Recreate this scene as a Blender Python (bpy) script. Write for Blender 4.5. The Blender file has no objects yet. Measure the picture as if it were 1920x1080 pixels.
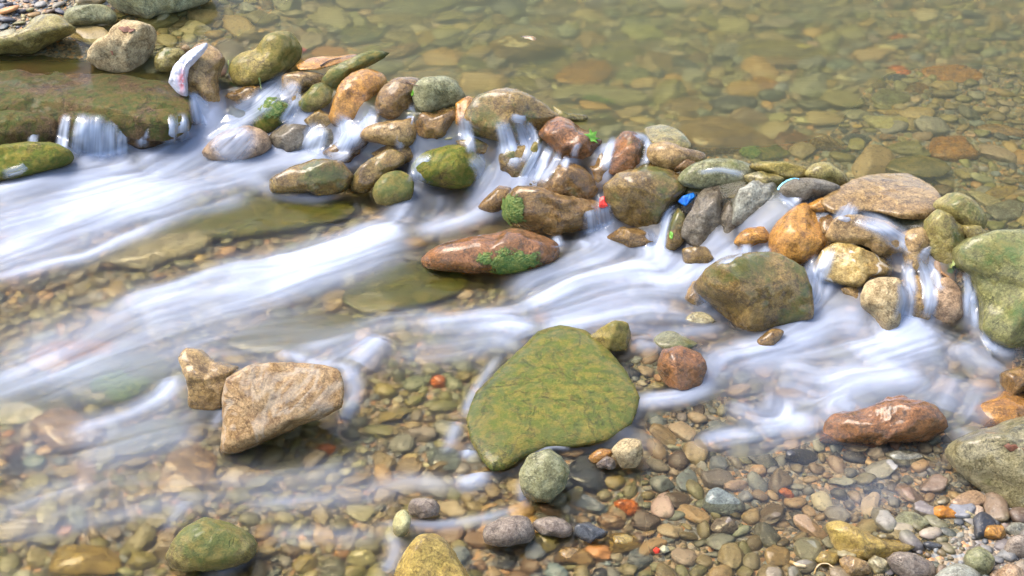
import bpy, math, random
import numpy as np
from mathutils import Vector, noise as mnoise

R = math.radians
scene = bpy.context.scene
COL = scene.collection

# ---------------------------------------------------------------- camera, sky, sun, exposure
CAM_H, PITCH, HFOV = 2.05, 35.0, 40.0
cam_d = bpy.data.cameras.new("camera")
cam = bpy.data.objects.new("camera", cam_d)
COL.objects.link(cam)
cam.location = (0, 0, CAM_H)
cam.rotation_euler = (R(90 - PITCH), 0, 0)
cam_d.sensor_width = 36
cam_d.lens = 18 / math.tan(R(HFOV / 2))
cam_d.clip_start = 0.05
cam_d.clip_end = 200
scene.camera = cam

SUN_EL, SUN_AZ = 60.0, -70.0            # azimuth measured from +Y (away from the camera) towards +X
world = bpy.data.worlds.new("World")
scene.world = world
world.use_nodes = True
wn = world.node_tree
wn.nodes.clear()
sky = wn.nodes.new("ShaderNodeTexSky")
sky.sky_type = 'NISHITA'
sky.sun_disc = False
sky.sun_elevation = R(SUN_EL)
sky.sun_rotation = R(SUN_AZ)
sky.air_density = 1.0
sky.dust_density = 4.0
bg = wn.nodes.new("ShaderNodeBackground")
bg.inputs[1].default_value = 0.15
wo = wn.nodes.new("ShaderNodeOutputWorld")
wn.links.new(sky.outputs[0], bg.inputs[0])
wn.links.new(bg.outputs[0], wo.inputs[0])

sun_d = bpy.data.lights.new("sun", 'SUN')
sun_d.energy = 0.95
sun_d.angle = R(40)
sun_d.color = (1.0, 0.93, 0.82)
sun = bpy.data.objects.new("sun", sun_d)
COL.objects.link(sun)
_sd = Vector((math.sin(R(SUN_AZ)) * math.cos(R(SUN_EL)), math.cos(R(SUN_AZ)) * math.cos(R(SUN_EL)), math.sin(R(SUN_EL))))
sun.rotation_euler = _sd.to_track_quat('Z', 'Y').to_euler()
sun.location = (0, 3, 5)

scene.view_settings.view_transform = 'Standard'
scene.view_settings.look = 'None'
scene.view_settings.exposure = 1.76
scene.view_settings.gamma = 1.0
scene.render.engine = 'CYCLES'
scene.cycles.use_denoising = True
scene.cycles.max_bounces = 10
scene.cycles.diffuse_bounces = 4
scene.cycles.transmission_bounces = 8
scene.cycles.transparent_max_bounces = 8
scene.cycles.sample_clamp_indirect = 6
scene.cycles.blur_glossy = 1.0

rng = np.random.default_rng(7)
random.seed(7)

# ---------------------------------------------------------------- survey of the site: from a sighting (1920 x 1080) to a point
F = 960 / math.tan(R(HFOV / 2))
SP, CP = math.sin(R(PITCH)), math.cos(R(PITCH))
RT = np.array([1.0, 0, 0]); UP = np.array([0, SP, CP]); FW = np.array([0, CP, -SP])
CAMP = np.array([0, 0, CAM_H])

def ray(px, py):
    px = np.asarray(px, float)[..., None]; py = np.asarray(py, float)[..., None]
    return FW + (px - 960) / F * RT + (540 - py) / F * UP       # unit depth along the view axis

def at(px, py, z):
    d = ray(px, py)
    t = (np.asarray(z, float) - CAM_H) / d[..., 2]
    return CAMP + d * np.asarray(t)[..., None]

def proj(P):
    Q = np.asarray(P, float) - CAMP
    w = Q @ FW
    return 960 + F * (Q @ RT) / w, 540 - F * (Q @ UP) / w, w

def pts(s):
    return np.array([[float(v) for v in t.split(',')] for t in s.split()])

# ---------------------------------------------------------------- water levels: a pool held back by a row of stones, a brook below it
ZU = 0.17
CREST = pts("-700,250 -50,225 100,222 230,212 330,195 430,165 540,150 640,172 700,200 800,212 900,222 1000,238 1130,255 1250,285 1400,335 1540,375 1700,400 1800,445 1960,490 2600,600")
CREST_Z = np.interp(CREST[:, 0], [0, 330, 640, 800], [0.085, 0.10, 0.15, ZU])
FOOT = pts("-700,300 -50,300 100,285 230,285 350,262 470,275 600,300 700,318 850,365 960,410 1080,445 1200,450 1300,490 1400,540 1530,605 1650,645 1780,645 1850,655 1960,690 2600,760")
_c = at(CREST[:, 0], CREST[:, 1], CREST_Z)
_f = at(FOOT[:, 0], FOOT[:, 1], 0.0)

def smooth(t):
    t = np.clip(t, 0, 1)
    return t * t * (3 - 2 * t)

def water_base(x, y):
    yc = np.interp(x, _c[:, 0], _c[:, 1]); zc = np.interp(x, _c[:, 0], CREST_Z)
    yf = np.minimum(np.interp(x, _f[:, 0], _f[:, 1]), yc - 0.07)
    up = ZU - (ZU - zc) * np.exp(-np.maximum(y - yc, 0) / 0.22)
    t = np.clip((y - yf) / (yc - yf), 0, 1)
    return np.where(y >= yc, up, zc * (0.35 * t + 0.65 * smooth(t)))

# depth of the water over the bed at surveyed spots (negative = dry)
DEPTH = [(-300, -100, -.08), (0, 0, -.05), (60, 45, -.03), (130, 45, -.005), (170, 60, .03), (330, 10, .06), (0, 115, .03), (60, 112, .035), (160, 112, .035), (260, 128, .04), (0, 135, .035), (200, 160, .03), (300, 170, .03), (500, 60, .10),
         (700, 50, .11), (950, 40, .13), (1250, 30, .14), (1600, 30, .13), (1900, 30, .11), (1200, 150, .12), (1500, 170, .10), (1750, 200, .07), (1900, 230, .06),
         (1650, 290, .06), (1880, 330, .05), (900, 140, .10), (1000, -200, .16), (2100, 100, .1), (1800, 300, .055),
         (100, 400, .07), (400, 450, .07), (700, 400, .07), (100, 600, .07), (500, 600, .065), (900, 580, .06), (1250, 540, .06), (1500, 700, .06), (1800, 680, .06), (1300, 650, .05),
         (700, 780, .05), (200, 800, .065), (0, 950, .06), (300, 950, .055), (600, 950, .045), (850, 950, .035), (1150, 750, .04), (1250, 850, .045), (1450, 860, .05), (1700, 880, .045),
         (1350, 1000, .034), (1150, 980, .03), (1000, 1060, .03), (700, 1060, .04), (300, 1100, .05), (1500, 980, .036), (1620, 960, .028), (1700, 1000, .004), (1560, 1060, .0), (1450, 1075, .016),
         (1850, 960, -.014), (1900, 1050, -.03), (1750, 1080, -.028), (2100, 1150, -.06), (1600, 1250, -.05), (1200, 1250, .0)]
_D = np.array(DEPTH)
_dp = at(_D[:, 0], _D[:, 1], np.where(_D[:, 1] < 250, ZU, 0.0))

def bed_depth(x, y):
    num = np.zeros_like(x, float); den = np.zeros_like(x, float)
    for (px, py, pz), d in zip(_dp, _D[:, 2]):
        w = 1.0 / ((x - px) ** 2 + (y - py) ** 2 + 0.05) ** 1.5
        num += w * d; den += w
    return num / den

def bed_z(x, y):
    z = water_base(x, y) - bed_depth(x, y)
    far = np.maximum(y - 7.0, 0) * 0.12 + np.maximum(np.abs(x) - 4.5, 0) * 0.12
    return z + np.minimum(far, 0.6)

def hit(px, py, fn):
    """where the line of sight meets a height function"""
    d = ray(px, py); d = d.reshape(-1, 3)
    t0 = (0.35 - CAM_H) / d[:, 2]; t1 = (-0.3 - CAM_H) / d[:, 2]
    lo = t0.copy(); found = np.zeros(len(t0), bool); res = t1.copy()
    for k in range(1, 61):
        t = t0 + (t1 - t0) * k / 60
        p = CAMP + d * t[:, None]
        below = (p[:, 2] <= fn(p[:, 0], p[:, 1])) & ~found
        res[below] = t[below]; found |= below
        lo[~found] = t[~found]
    hi = res
    for _ in range(12):
        m = (lo + hi) / 2
        p = CAMP + d * m[:, None]
        b = p[:, 2] <= fn(p[:, 0], p[:, 1])
        hi = np.where(b, m, hi); lo = np.where(b, lo, m)
    return CAMP + d * hi[:, None]

# ---------------------------------------------------------------- noise and mesh helpers
_perm = np.random.default_rng(3).permutation(256)
_perm = np.concatenate([_perm, _perm, _perm])
_grad = np.random.default_rng(4).normal(size=(256, 3)); _grad /= np.linalg.norm(_grad, axis=1)[:, None]

def gnoise(P):
    """gradient noise, about -0.7..0.7"""
    P = np.asarray(P, float)
    I = np.floor(P).astype(int); f = P - I; I = I & 255
    u = f * f * f * (f * (f * 6 - 15) + 10)
    out = 0
    for dx in (0, 1):
        for dy in (0, 1):
            for dz in (0, 1):
                h = _perm[_perm[_perm[(I[:, 0] + dx)] + I[:, 1] + dy] + I[:, 2] + dz]
                g = _grad[h]
                v = g[:, 0] * (f[:, 0] - dx) + g[:, 1] * (f[:, 1] - dy) + g[:, 2] * (f[:, 2] - dz)
                w = (u[:, 0] if dx else 1 - u[:, 0]) * (u[:, 1] if dy else 1 - u[:, 1]) * (u[:, 2] if dz else 1 - u[:, 2])
                out = out + v * w
    return out

def fbm(P, octaves=4, gain=0.5):
    a, s, out = 1.0, 1.0, 0
    for k in range(octaves):
        out = out + a * gnoise(P * s + 17.3 * k)
        a *= gain; s *= 2.03
    return out

_ico = {}
def ico(n):
    if n not in _ico:
        import bmesh
        bm = bmesh.new()
        bmesh.ops.create_icosphere(bm, subdivisions=n, radius=1)
        bm.verts.ensure_lookup_table()
        V = np.array([v.co[:] for v in bm.verts]); T = np.array([[v.index for v in f.verts] for f in bm.faces])
        bm.free()
        _ico[n] = (V / np.linalg.norm(V, axis=1)[:, None], T)
    return _ico[n]

def mesh(name, V, faces, mat=None, smooth_shade=True):
    me = bpy.data.meshes.new(name)
    V = np.asarray(V, np.float32); T = np.asarray(faces, np.int32)
    me.vertices.add(len(V)); me.vertices.foreach_set("co", V.ravel())
    k = T.shape[1]
    me.loops.add(T.size); me.loops.foreach_set("vertex_index", T.ravel())
    me.polygons.add(len(T))
    me.polygons.foreach_set("loop_start", np.arange(0, T.size, k, dtype=np.int32))
    me.polygons.foreach_set("loop_total", np.full(len(T), k, np.int32))
    me.polygons.foreach_set("use_smooth", np.full(len(T), smooth_shade))
    me.update(); me.validate()
    if mat: me.materials.append(mat)
    return me

def point_attr(me, name, arr, kind='FLOAT'):
    a = me.attributes.new(name, kind, 'POINT')
    if kind == 'FLOAT': a.data.foreach_set("value", np.asarray(arr, np.float32).ravel())
    else: a.data.foreach_set("color", np.asarray(arr, np.float32).ravel())

def link(name, me, loc=(0, 0, 0), parent=None):
    o = bpy.data.objects.new(name, me)
    o.location = loc
    COL.objects.link(o)
    if parent: o.parent = parent
    return o

def tag(o, label=None, cat=None, group=None, kind=None):
    if label: o['label'] = label
    if cat: o['category'] = cat
    if group: o['group'] = group
    if kind: o['kind'] = kind
    return o

# ---------------------------------------------------------------- materials
class N:
    def __init__(self, name):
        self.m = bpy.data.materials.new(name); self.m.use_nodes = True
        self.t = self.m.node_tree; self.t.nodes.clear()
        self.out = self.t.nodes.new("ShaderNodeOutputMaterial")
    def n(self, kind, **kw):
        x = self.t.nodes.new("ShaderNode" + kind)
        for k, v in kw.items(): setattr(x, k, v)
        return x
    def put(self, sock, v):
        if isinstance(v, bpy.types.NodeSocket): self.t.links.new(v, sock)
        else: sock.default_value = v
    def math(self, op, a, b=0.0, c=None, clamp=False):
        x = self.n("Math", operation=op); x.use_clamp = clamp
        self.put(x.inputs[0], a); self.put(x.inputs[1], b)
        if c is not None: self.put(x.inputs[2], c)
        return x.outputs[0]
    def mix(self, f, a, b, mode='MIX'):
        x = self.n("Mix", data_type='RGBA', blend_type=mode)
        self.put(x.inputs[0], f); self.put(x.inputs[6], a); self.put(x.inputs[7], b)
        return x.outputs[2]
    def noise(self, vec, scale, detail=4.0, rough=0.55, dist=0.0):
        x = self.n("TexNoise"); self.put(x.inputs["Vector"], vec)
        x.inputs["Scale"].default_value = scale; x.inputs["Detail"].default_value = detail
        x.inputs["Roughness"].default_value = rough; x.inputs["Distortion"].default_value = dist
        return x.outputs[0]
    def step(self, v, a, b):
        x = self.n("MapRange", interpolation_type='SMOOTHSTEP')
        self.put(x.inputs[0], v); x.inputs[1].default_value = a; x.inputs[2].default_value = b
        return x.outputs[0]
    def attr(self, name, out="Fac"):
        x = self.n("Attribute"); x.attribute_name = name
        return x.outputs[out]
    def coords(self, seeded=True):
        tc = self.n("TexCoord").outputs["Object"]
        if not seeded: return tc
        r = self.n("ObjectInfo").outputs["Random"]
        x = self.n("VectorMath", operation='ADD'); self.put(x.inputs[0], tc)
        s = self.math('MULTIPLY', r, 37.0)
        c = self.n("CombineXYZ"); self.put(c.inputs[0], s); self.put(c.inputs[1], self.math('MULTIPLY', r, 91.0)); self.put(c.inputs[2], s)
        self.put(x.inputs[1], c.outputs[0])
        return x.outputs[0]

def c4(c): return (c[0], c[1], c[2], 1.0)

def stone_mat(name, c1, c2, dark, moss=0.0, mosscol=(.075, .12, .018), wet=0.5, vein=0.0, rough=0.5, spots=0.35, moss2=(.16, .15, .02), bumps=1.0, soak=1.0):
    def hue(c):                              # wet river stone: deep and warm; dry stone stays pale
        l = (c[0] + c[1] + c[2]) / 3; s, v = (1.2, .86) if wet else (1.08, .95)
        return tuple(max(.004, v * (l + (q - l) * s)) for q in (c[0], c[1] * 1.03, c[2] * .92))
    c1, c2, dark = hue(c1), hue(c2), hue(dark)
    k = N(name)
    P = k.coords()
    col = k.mix(k.step(k.noise(P, 11, 6, .6, .4), .36, .64), c4(c1), c4(c2))
    col = k.mix(k.math('MULTIPLY', k.step(k.noise(P, 21, 8, .65), .50, .68), .75), col, c4(dark))
    # mottling and mineral speckle
    mo = k.noise(P, 48, 7, .72, .3)
    col = k.mix(k.math('MULTIPLY', k.step(mo, .51, .62), .7), col, c4([v * .85 for v in dark]))
    col = k.mix(k.math('MULTIPLY', k.step(mo, .49, .38), .6), col, c4([min(1, v * 1.45 + .02) for v in c1]))
    sp = k.noise(P, 210, 4, .8)
    col = k.mix(k.math('MULTIPLY', k.step(sp, .53, .62), min(1, spots * 1.5)), col, c4([v * .4 for v in dark]))
    col = k.mix(k.math('MULTIPLY', k.step(sp, .47, .38), spots * 1.1), col, c4([min(1, v * 1.7 + .03) for v in c1]))
    # hairline cracks
    cr = k.math('ABSOLUTE', k.math('SUBTRACT', k.noise(P, 8, 5, .6, 1.2), .5))
    crack = k.math('SUBTRACT', 1.0, k.step(cr, .0, .012))
    col = k.mix(k.math('MULTIPLY', crack, .45), col, c4([v * .5 for v in dark]))
    if vein:
        vm = k.math('SUBTRACT', 1.0, k.step(k.math('ABSOLUTE', k.math('SUBTRACT', k.noise(P, 6.5, 4, .5, .7), .48)), .004, .035))
        col = k.mix(k.math('MULTIPLY', vm, vein), col, (.72, .66, .54, 1))
    mossf = None
    if moss:
        mn = k.math('ADD', k.math('MULTIPLY', k.noise(P, 9, 3, .5), .75), k.math('MULTIPLY', k.noise(P, 60, 6, .7), .35))
        geo = k.n("NewGeometry")
        sx = k.n("SeparateXYZ"); k.put(sx.inputs[0], geo.outputs["Normal"])
        mn = k.math('ADD', mn, k.math('MULTIPLY', sx.outputs[2], .06))
        th = .83 - .52 * moss
        mossf = k.math('MULTIPLY', k.step(mn, th - .05, th + .09), .92)
        mc = k.mix(k.step(k.noise(P, 42, 5, .7), .40, .62), c4(mosscol), c4(moss2))
        col = k.mix(mossf, col, mc)
    damp = k.step(k.math('ADD', k.attr('damp'), k.math('MULTIPLY', k.math('SUBTRACT', k.noise(P, 30, 4), .5), .9)), .25, .75)
    col = k.mix(k.math('MULTIPLY', damp, .38), col, k.mix(1.0, col, (.52, .44, .34, 1), 'MULTIPLY'))
    b = k.n("BsdfPrincipled")
    k.put(b.inputs["Base Color"], col)
    rg = k.math('MULTIPLY_ADD', k.noise(P, 30, 4, .6), .35, rough - .17)
    if mossf is not None: rg = k.math('ADD', rg, k.math('MULTIPLY', mossf, .25), clamp=True)
    rg = k.math('SUBTRACT', rg, k.math('MULTIPLY', damp, .15))
    k.put(b.inputs["Roughness"], rg)
    b.inputs["Specular IOR Level"].default_value = .4
    cw = k.math('MULTIPLY', k.step(k.noise(P, 14, 3, .5), .26, .5), min(1.0, wet * 1.3))
    k.put(b.inputs["Coat Weight"], k.math('MULTIPLY', k.math('MAXIMUM', cw, damp), soak)); b.inputs["Coat Roughness"].default_value = .10
    b.inputs["Coat IOR"].default_value = 1.40
    h = k.math('ADD', k.math('MULTIPLY', k.noise(P, 24, 9, .68, .4), 1.0), k.math('MULTIPLY', k.noise(P, 95, 9, .8), .75))
    h = k.math('SUBTRACT', h, k.math('MULTIPLY', crack, .25))
    if mossf is not None: h = k.math('ADD', h, k.math('MULTIPLY', k.math('MULTIPLY', mossf, k.noise(P, 260, 3, .7)), .5))
    bp = k.n("Bump"); bp.inputs["Strength"].default_value = .9 * bumps; bp.inputs["Distance"].default_value = .014
    k.put(bp.inputs["Height"], h)
    k.put(b.inputs["Normal"], bp.outputs[0])
    k.put(k.out.inputs[0], b.outputs[0])
    return k.m

M = {
    'tan':     stone_mat('tan_sandstone', (.50, .39, .25), (.38, .27, .15), (.22, .14, .07), wet=0, rough=.75),
    'tanwet':  stone_mat('wet_tan_stone', (.42, .28, .14), (.31, .19, .085), (.15, .085, .035), wet=.7, rough=.4),
    'olive':   stone_mat('olive_stone', (.33, .275, .115), (.26, .20, .07), (.14, .10, .04), moss=.3, wet=.5),
    'oliveg':  stone_mat('grey_olive_stone', (.30, .29, .19), (.24, .22, .11), (.13, .12, .06), moss=.3, wet=.3, rough=.55),
    'moss':    stone_mat('mossy_stone', (.28, .23, .09), (.21, .155, .06), (.10, .07, .028), moss=.68, mosscol=(.10, .125, .02), moss2=(.23, .185, .035), wet=.3, rough=.55),
    'ymoss':   stone_mat('yellow_moss_stone', (.34, .26, .09), (.26, .19, .05), (.13, .09, .03), moss=.6, mosscol=(.15, .14, .02), moss2=(.30, .23, .05), wet=.3, rough=.6),
    'green':   stone_mat('green_algae_slab', (.27, .19, .06), (.21, .145, .045), (.12, .08, .03), moss=.76, mosscol=(.16, .21, .016), moss2=(.34, .29, .035), wet=.2, rough=.65, spots=.6, bumps=1.5, soak=.5),
    'brown':   stone_mat('wet_brown_stone', (.34, .205, .085), (.26, .14, .05), (.11, .06, .025), moss=.2, mosscol=(.10, .12, .02), wet=.95, rough=.32, bumps=1.3),
    'bmoss':   stone_mat('brown_mossy_stone', (.33, .22, .09), (.25, .155, .055), (.12, .07, .028), moss=.42, mosscol=(.10, .13, .018), wet=.85, rough=.36, bumps=1.25),
    'orange':  stone_mat('orange_brown_stone', (.50, .255, .08), (.40, .185, .055), (.21, .105, .04), wet=.65, rough=.42),
    'red':     stone_mat('reddish_rock', (.37, .165, .075), (.26, .12, .05), (.10, .06, .03), moss=.14, wet=.9, rough=.34, bumps=1.3),
    'grey':    stone_mat('grey_stone', (.36, .35, .32), (.28, .265, .23), (.16, .14, .11), wet=.3, rough=.5),
    'dgrey':   stone_mat('dark_grey_rock', (.22, .19, .16), (.16, .125, .09), (.085, .065, .045), wet=.5, rough=.42),
    'pale':    stone_mat('pale_stone', (.50, .45, .33), (.42, .36, .23), (.26, .20, .11), wet=.2, rough=.55),
    'vein':    stone_mat('veined_yellow_rock', (.52, .39, .20), (.44, .29, .11), (.26, .16, .06), wet=.5, rough=.42, vein=.9),
    'yellow':  stone_mat('yellow_ochre_stone', (.46, .33, .12), (.37, .25, .08), (.22, .14, .05), wet=.4, rough=.45),
    'mauve':   stone_mat('mauve_grey_stone', (.34, .28, .25), (.26, .205, .18), (.15, .11, .10), wet=.2, rough=.55),
    'slate':   stone_mat('dark_slate', (.085, .088, .105), (.06, .062, .075), (.03, .03, .035), wet=.5, rough=.4),
    'blueg':   stone_mat('blue_grey_stone', (.27, .30, .30), (.21, .235, .24), (.12, .13, .13), wet=.2, rough=.55),
    'brick':   stone_mat('orange_brick_fragment', (.72, .235, .07), (.62, .18, .05), (.42, .12, .04), wet=.2, rough=.6, spots=.2),
    'chip':    stone_mat('ochre_brick_chip', (.75, .33, .045), (.66, .27, .03), (.46, .18, .03), wet=.1, rough=.65, spots=.2),
    'cream':   stone_mat('cream_pebble', (.62, .57, .36), (.56, .50, .28), (.40, .34, .18), wet=.2, rough=.5, spots=.15),
    'pink':    stone_mat('pinkish_stone', (.46, .32, .23), (.38, .25, .17), (.22, .14, .10), wet=.3, rough=.5),
    'split':   stone_mat('split_tan_rock', (.50, .335, .20), (.42, .25, .12), (.26, .14, .07), wet=.35, rough=.48, vein=.3, bumps=1.2),
    'cliff':   stone_mat('pale_green_boulder', (.44, .43, .29), (.36, .33, .17), (.20, .21, .15), moss=.25, mosscol=(.16, .18, .06), moss2=(.26, .23, .07), wet=0, rough=.65),
    'wetgreen': stone_mat('green_wet_boulder', (.27, .25, .11), (.20, .185, .075), (.12, .12, .055), moss=.42, mosscol=(.10, .16, .035), moss2=(.23, .21, .05), wet=.6, rough=.4),
    'ledge':   stone_mat('brown_mossy_ledge', (.21, .125, .06), (.15, .088, .04), (.075, .045, .022), moss=.56, mosscol=(.10, .13, .018), moss2=(.20, .145, .03), wet=.2, rough=.7, soak=.25, bumps=1.6, spots=.5),
    'right':   stone_mat('grey_tan_wet_boulder', (.36, .31, .20), (.28, .235, .13), (.15, .125, .06), moss=.25, mosscol=(.2, .19, .06), moss2=(.26, .22, .09), wet=.85, rough=.36, bumps=1.3),
}

# ---------------------------------------------------------------- stones: each outline is set at its own distance and filled out to a body
ALL_V = []            # world vertices of the stones, used to lay the water over them
OUTLINES = []         # outlines of stones already set, to keep loose pebbles out of them
STONES = []

def radial(poly, n=360, rnd=True):
    P = np.asarray(poly, float)
    m = len(P); dense = []
    for i in range(m):
        p0, p1, p2, p3 = P[i - 1], P[i], P[(i + 1) % m], P[(i + 2) % m]
        t = np.linspace(0, 1, 16, endpoint=False)[:, None]
        cr = .5 * (2 * p1 + (p2 - p0) * t + (2 * p0 - 5 * p1 + 4 * p2 - p3) * t ** 2 + (3 * p1 - p0 - 3 * p2 + p3) * t ** 3)
        ln = p1 + (p2 - p1) * t
        dense.append(cr * (.8 if rnd else .35) + ln * (.2 if rnd else .65))
    D = np.vstack(dense)
    x, y = P[:, 0], P[:, 1]; x2, y2 = np.roll(x, -1), np.roll(y, -1)
    cr = x * y2 - x2 * y; A = cr.sum() / 2
    c = np.array([((x + x2) * cr).sum(), ((y + y2) * cr).sum()]) / (6 * A)
    return c, D, abs(A)

def rho(c, D, ang):
    d = D - c
    a = np.arctan2(d[:, 1], d[:, 0]); r = np.hypot(d[:, 0], d[:, 1])
    o = np.argsort(a); a, r = a[o], r[o]
    return np.interp(ang, a, r, period=2 * math.pi)

def shape(dirs, r_out, T, e, facets, seed, rough):
    """dirs: unit directions (right, up/back, thickness); returns points; r_out = outline radius per direction"""
    g = np.random.default_rng(seed)
    cp = np.hypot(dirs[:, 0], dirs[:, 1]); s = dirs[:, 2]
    k = (np.abs(cp) ** e + np.abs(s) ** e) ** (-1 / e)
    if facets:
        for _ in range(facets):
            n = g.normal(size=3); n[2] = abs(n[2]) * 1.1 + .5
            n /= np.linalg.norm(n)
            if g.random() < .4: n[2] *= -1
            dist = g.uniform(.70, .93)
            q = dirs @ n
            lim = np.where(q > 1e-3, dist / np.maximum(q, 1e-3), 9)
            a = 26.0
            k = -np.log(np.exp(-a * np.minimum(k, 3)) + np.exp(-a * np.minimum(lim, 3))) / a
    ca = np.where(cp > 1e-6, cp, 1)
    X = k * cp * r_out * dirs[:, 0] / ca; Y = k * cp * r_out * dirs[:, 1] / ca; Z = k * s * T
    P = np.stack([X, Y, Z], 1)
    size = math.sqrt(max(1e-9, float(np.mean(r_out)) * T))
    off = g.uniform(-50, 50, 3)
    d = rough * (.085 * fbm(P / size * 1.15 + off, 2) + .05 * fbm(P / size * 3.2 + off, 3)) + .012 * fbm(P / size * 9 + off, 3)
    if facets: d = d + rough * .04 * -np.abs(gnoise(P / size * 2.3 + off * 2))
    nrm = P / np.maximum(np.linalg.norm(P, axis=1), 1e-9)[:, None]
    fade = np.where(np.abs(s) < .25, .55, 1.0)
    return P + nrm * (d * size * fade)[:, None]

_seed = [100]
def stone(kind, mat, style, mode, label, poly, T=None, lift=0.0, e=None, sub=None, facets=None, rough=1.0, group=None, cat=None, back=.55):
    P = pts(poly) if isinstance(poly, str) else poly
    P = P.mean(0) + (P - P.mean(0)) * (1.0 if len(P) > 18 else 1.10 if mode == 'e' and 130 < P[:, 1].mean() < 610 else 1.05)
    _seed[0] += 1; seed = _seed[0]
    rnd = style in 'rf'
    c, D, A = radial(P, rnd=rnd)
    surf = water_base if mode == 'e' else bed_z
    if e is None: e = {'r': 2.3, 'a': 2.9, 'f': 2.6, 'F': 3.4}[style]
    if facets is None: facets = {'r': 3, 'a': 11, 'f': 3, 'F': 8}[style]
    ext = math.sqrt(A)
    if sub is None: sub = 5 if ext > 75 else (4 if ext > 24 else 3)
    dirs, faces = ico(sub)
    dirs = dirs.copy()
    if style in 'fF':                       # lies flat: the outline lies in a level plane
        q = hit([c[0]], [c[1]], surf)[0]
        sc = proj(q)[2] / F
        ex = ext * sc
        h = (T if T is not None else .2) * ex
        zc = q[2] + lift + (h * .55 if mode in 'sb' else 0)
        W = at(D[:, 0], D[:, 1], zc)[:, :2]
        cw = W.mean(0)
        w1 = np.roll(W, -1, 0); cr = W[:, 0] * w1[:, 1] - w1[:, 0] * W[:, 1]
        cw = np.array([((W[:, i] + w1[:, i]) * cr).sum() for i in (0, 1)]) / (3 * cr.sum())
        r = rho(cw, W, np.arctan2(dirs[:, 1], dirs[:, 0]))
        L = shape(dirs, r, h, e, facets, seed, rough * .6)
        C = np.array([cw[0], cw[1], zc])
        V = L
    else:
        bi = np.argmax(D[:, 1])
        q = hit([c[0] * .5 + D[bi, 0] * .5], [D[bi, 1]], surf)[0]
        dep = proj(q)[2]
        sc = dep / F
        t = (T if T is not None else .58) * ext * sc
        if mode == 'e':                     # on the slope of the dam it must stand out of the slope
            up = D[D[:, 1] < c[1]][::4]
            slope = proj(hit(up[:, 0], up[:, 1], surf))[2].mean()
            dep = max(min(dep + back * t, slope + .12 * t), dep - .25 * t) + lift
        else: dep = dep + back * t + lift
        sc = dep / F
        r = rho(c * [1, -1], D * [1, -1], np.arctan2(dirs[:, 1], dirs[:, 0])) * sc
        L = shape(dirs, r, t, e, facets, seed, rough)
        C = CAMP + (FW + (c[0] - 960) / F * RT + (540 - c[1]) / F * UP) * dep
        V = L[:, :1] * RT + L[:, 1:2] * UP + L[:, 2:3] * -FW
    me = mesh(kind, V, faces, M[mat])
    WV = V + C
    point_attr(me, 'damp', np.clip(1 - (WV[:, 2] - water_base(WV[:, 0], WV[:, 1])) / .05, 0, 1))
    o = link(kind, me, C)
    tag(o, label, cat or kind, group)
    ALL_V.append(V + C); OUTLINES.append(D); STONES.append((o, c, ext, label))
    return o

S = stone
# -- bank and upper left
S('boulder', 'olive', 'r', 'e', 'smooth olive-brown boulder lying along the gravel bank edge', "-40,84 0,77 30,68 50,50 67,32 90,28 110,31 128,47 137,55 110,70 83,86 63,103 40,110 13,106 -40,106")
S('boulder', 'oliveg', 'r', 'e', 'oval grey-green boulder between the gravel bank and the pale faceted boulder', "123,30 133,17 153,12 193,11 210,20 218,33 207,45 167,50 137,54 126,44")
S('boulder', 'cliff', 'a', 'e', 'largest pale green faceted boulder at the pool edge, cut by the photo top', "188,-30 200,7 213,23 230,35 253,42 283,44 303,33 333,25 360,13 385,-2 390,-40 290,-70", T=.7, facets=16)
S('rock', 'tan', 'a', 'e', 'dry beige blocky rock with a dead leaf lying on it', "172,100 200,70 210,47 230,37 257,40 283,50 288,63 287,90 273,123 253,137 217,140 187,128 173,117", facets=9, T=.62)
S('stone', 'olive', 'r', 'e', 'round olive stone just behind the white plastic bag', "290,117 297,100 313,90 337,92 347,102 332,125 317,137 297,134")
S('pebble', 'tanwet', 'r', 'e', 'small tan pebble touching the round olive stone behind the plastic bag', "337,87 350,84 358,92 350,101 340,99")
S('rock_ledge', 'ledge', 'F', 'e', 'broad brown bedrock ledge thick with moss under the thin left falls', "-120,140 -30,125 90,130 180,140 260,150 320,165 345,195 338,230 300,246 262,246 215,238 150,234 95,238 40,234 -40,236 -140,234", T=.15, lift=-.03, sub=6, rough=1.5, cat='rock')
S('rock', 'ledge', 'r', 'e', 'dark mossy rock under the falls left of the leaning slab', "225,215 255,195 300,190 340,195 352,225 335,262 290,282 250,275 228,245", sub=5)
S('rock', 'ledge', 'r', 'e', 'mossy brown rock face at the left photo edge above the foaming water', "-60,230 0,212 60,212 105,225 115,255 90,280 30,285 -60,290")
S('rock', 'green', 'r', 'e', 'bright green moss hummock at the left photo edge beside the foam', "-60,292 0,278 50,270 100,272 126,288 120,306 70,325 20,336 -60,345")
S('rock', 'ledge', 'r', 'e', 'brown streaky rock between the two thin falls on the left', "120,222 160,212 205,216 228,232 232,262 205,284 160,286 128,266")
S('rock', 'tanwet', 'a', 'e', 'brown wet slab leaning under the white plastic bag', "352,110 368,90 385,84 405,95 418,112 408,135 414,175 421,200 398,218 377,192 356,162 350,135", T=.5)
S('boulder', 'ymoss', 'r', 'e', 'long yellow-green mossy boulder lying aslant beside the bag', "433,133 437,117 457,100 480,93 500,73 523,62 547,59 560,67 570,87 563,103 547,122 530,139 507,152 483,163 460,165 440,155", T=.55, facets=6, e=2.6)
S('rock', 'orange', 'F', 'e', 'thin flat orange slab lying right of the aslant mossy boulder', "558,120 583,110 640,104 668,100 666,110 645,117 600,128 563,129", T=.12, lift=.03)
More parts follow.
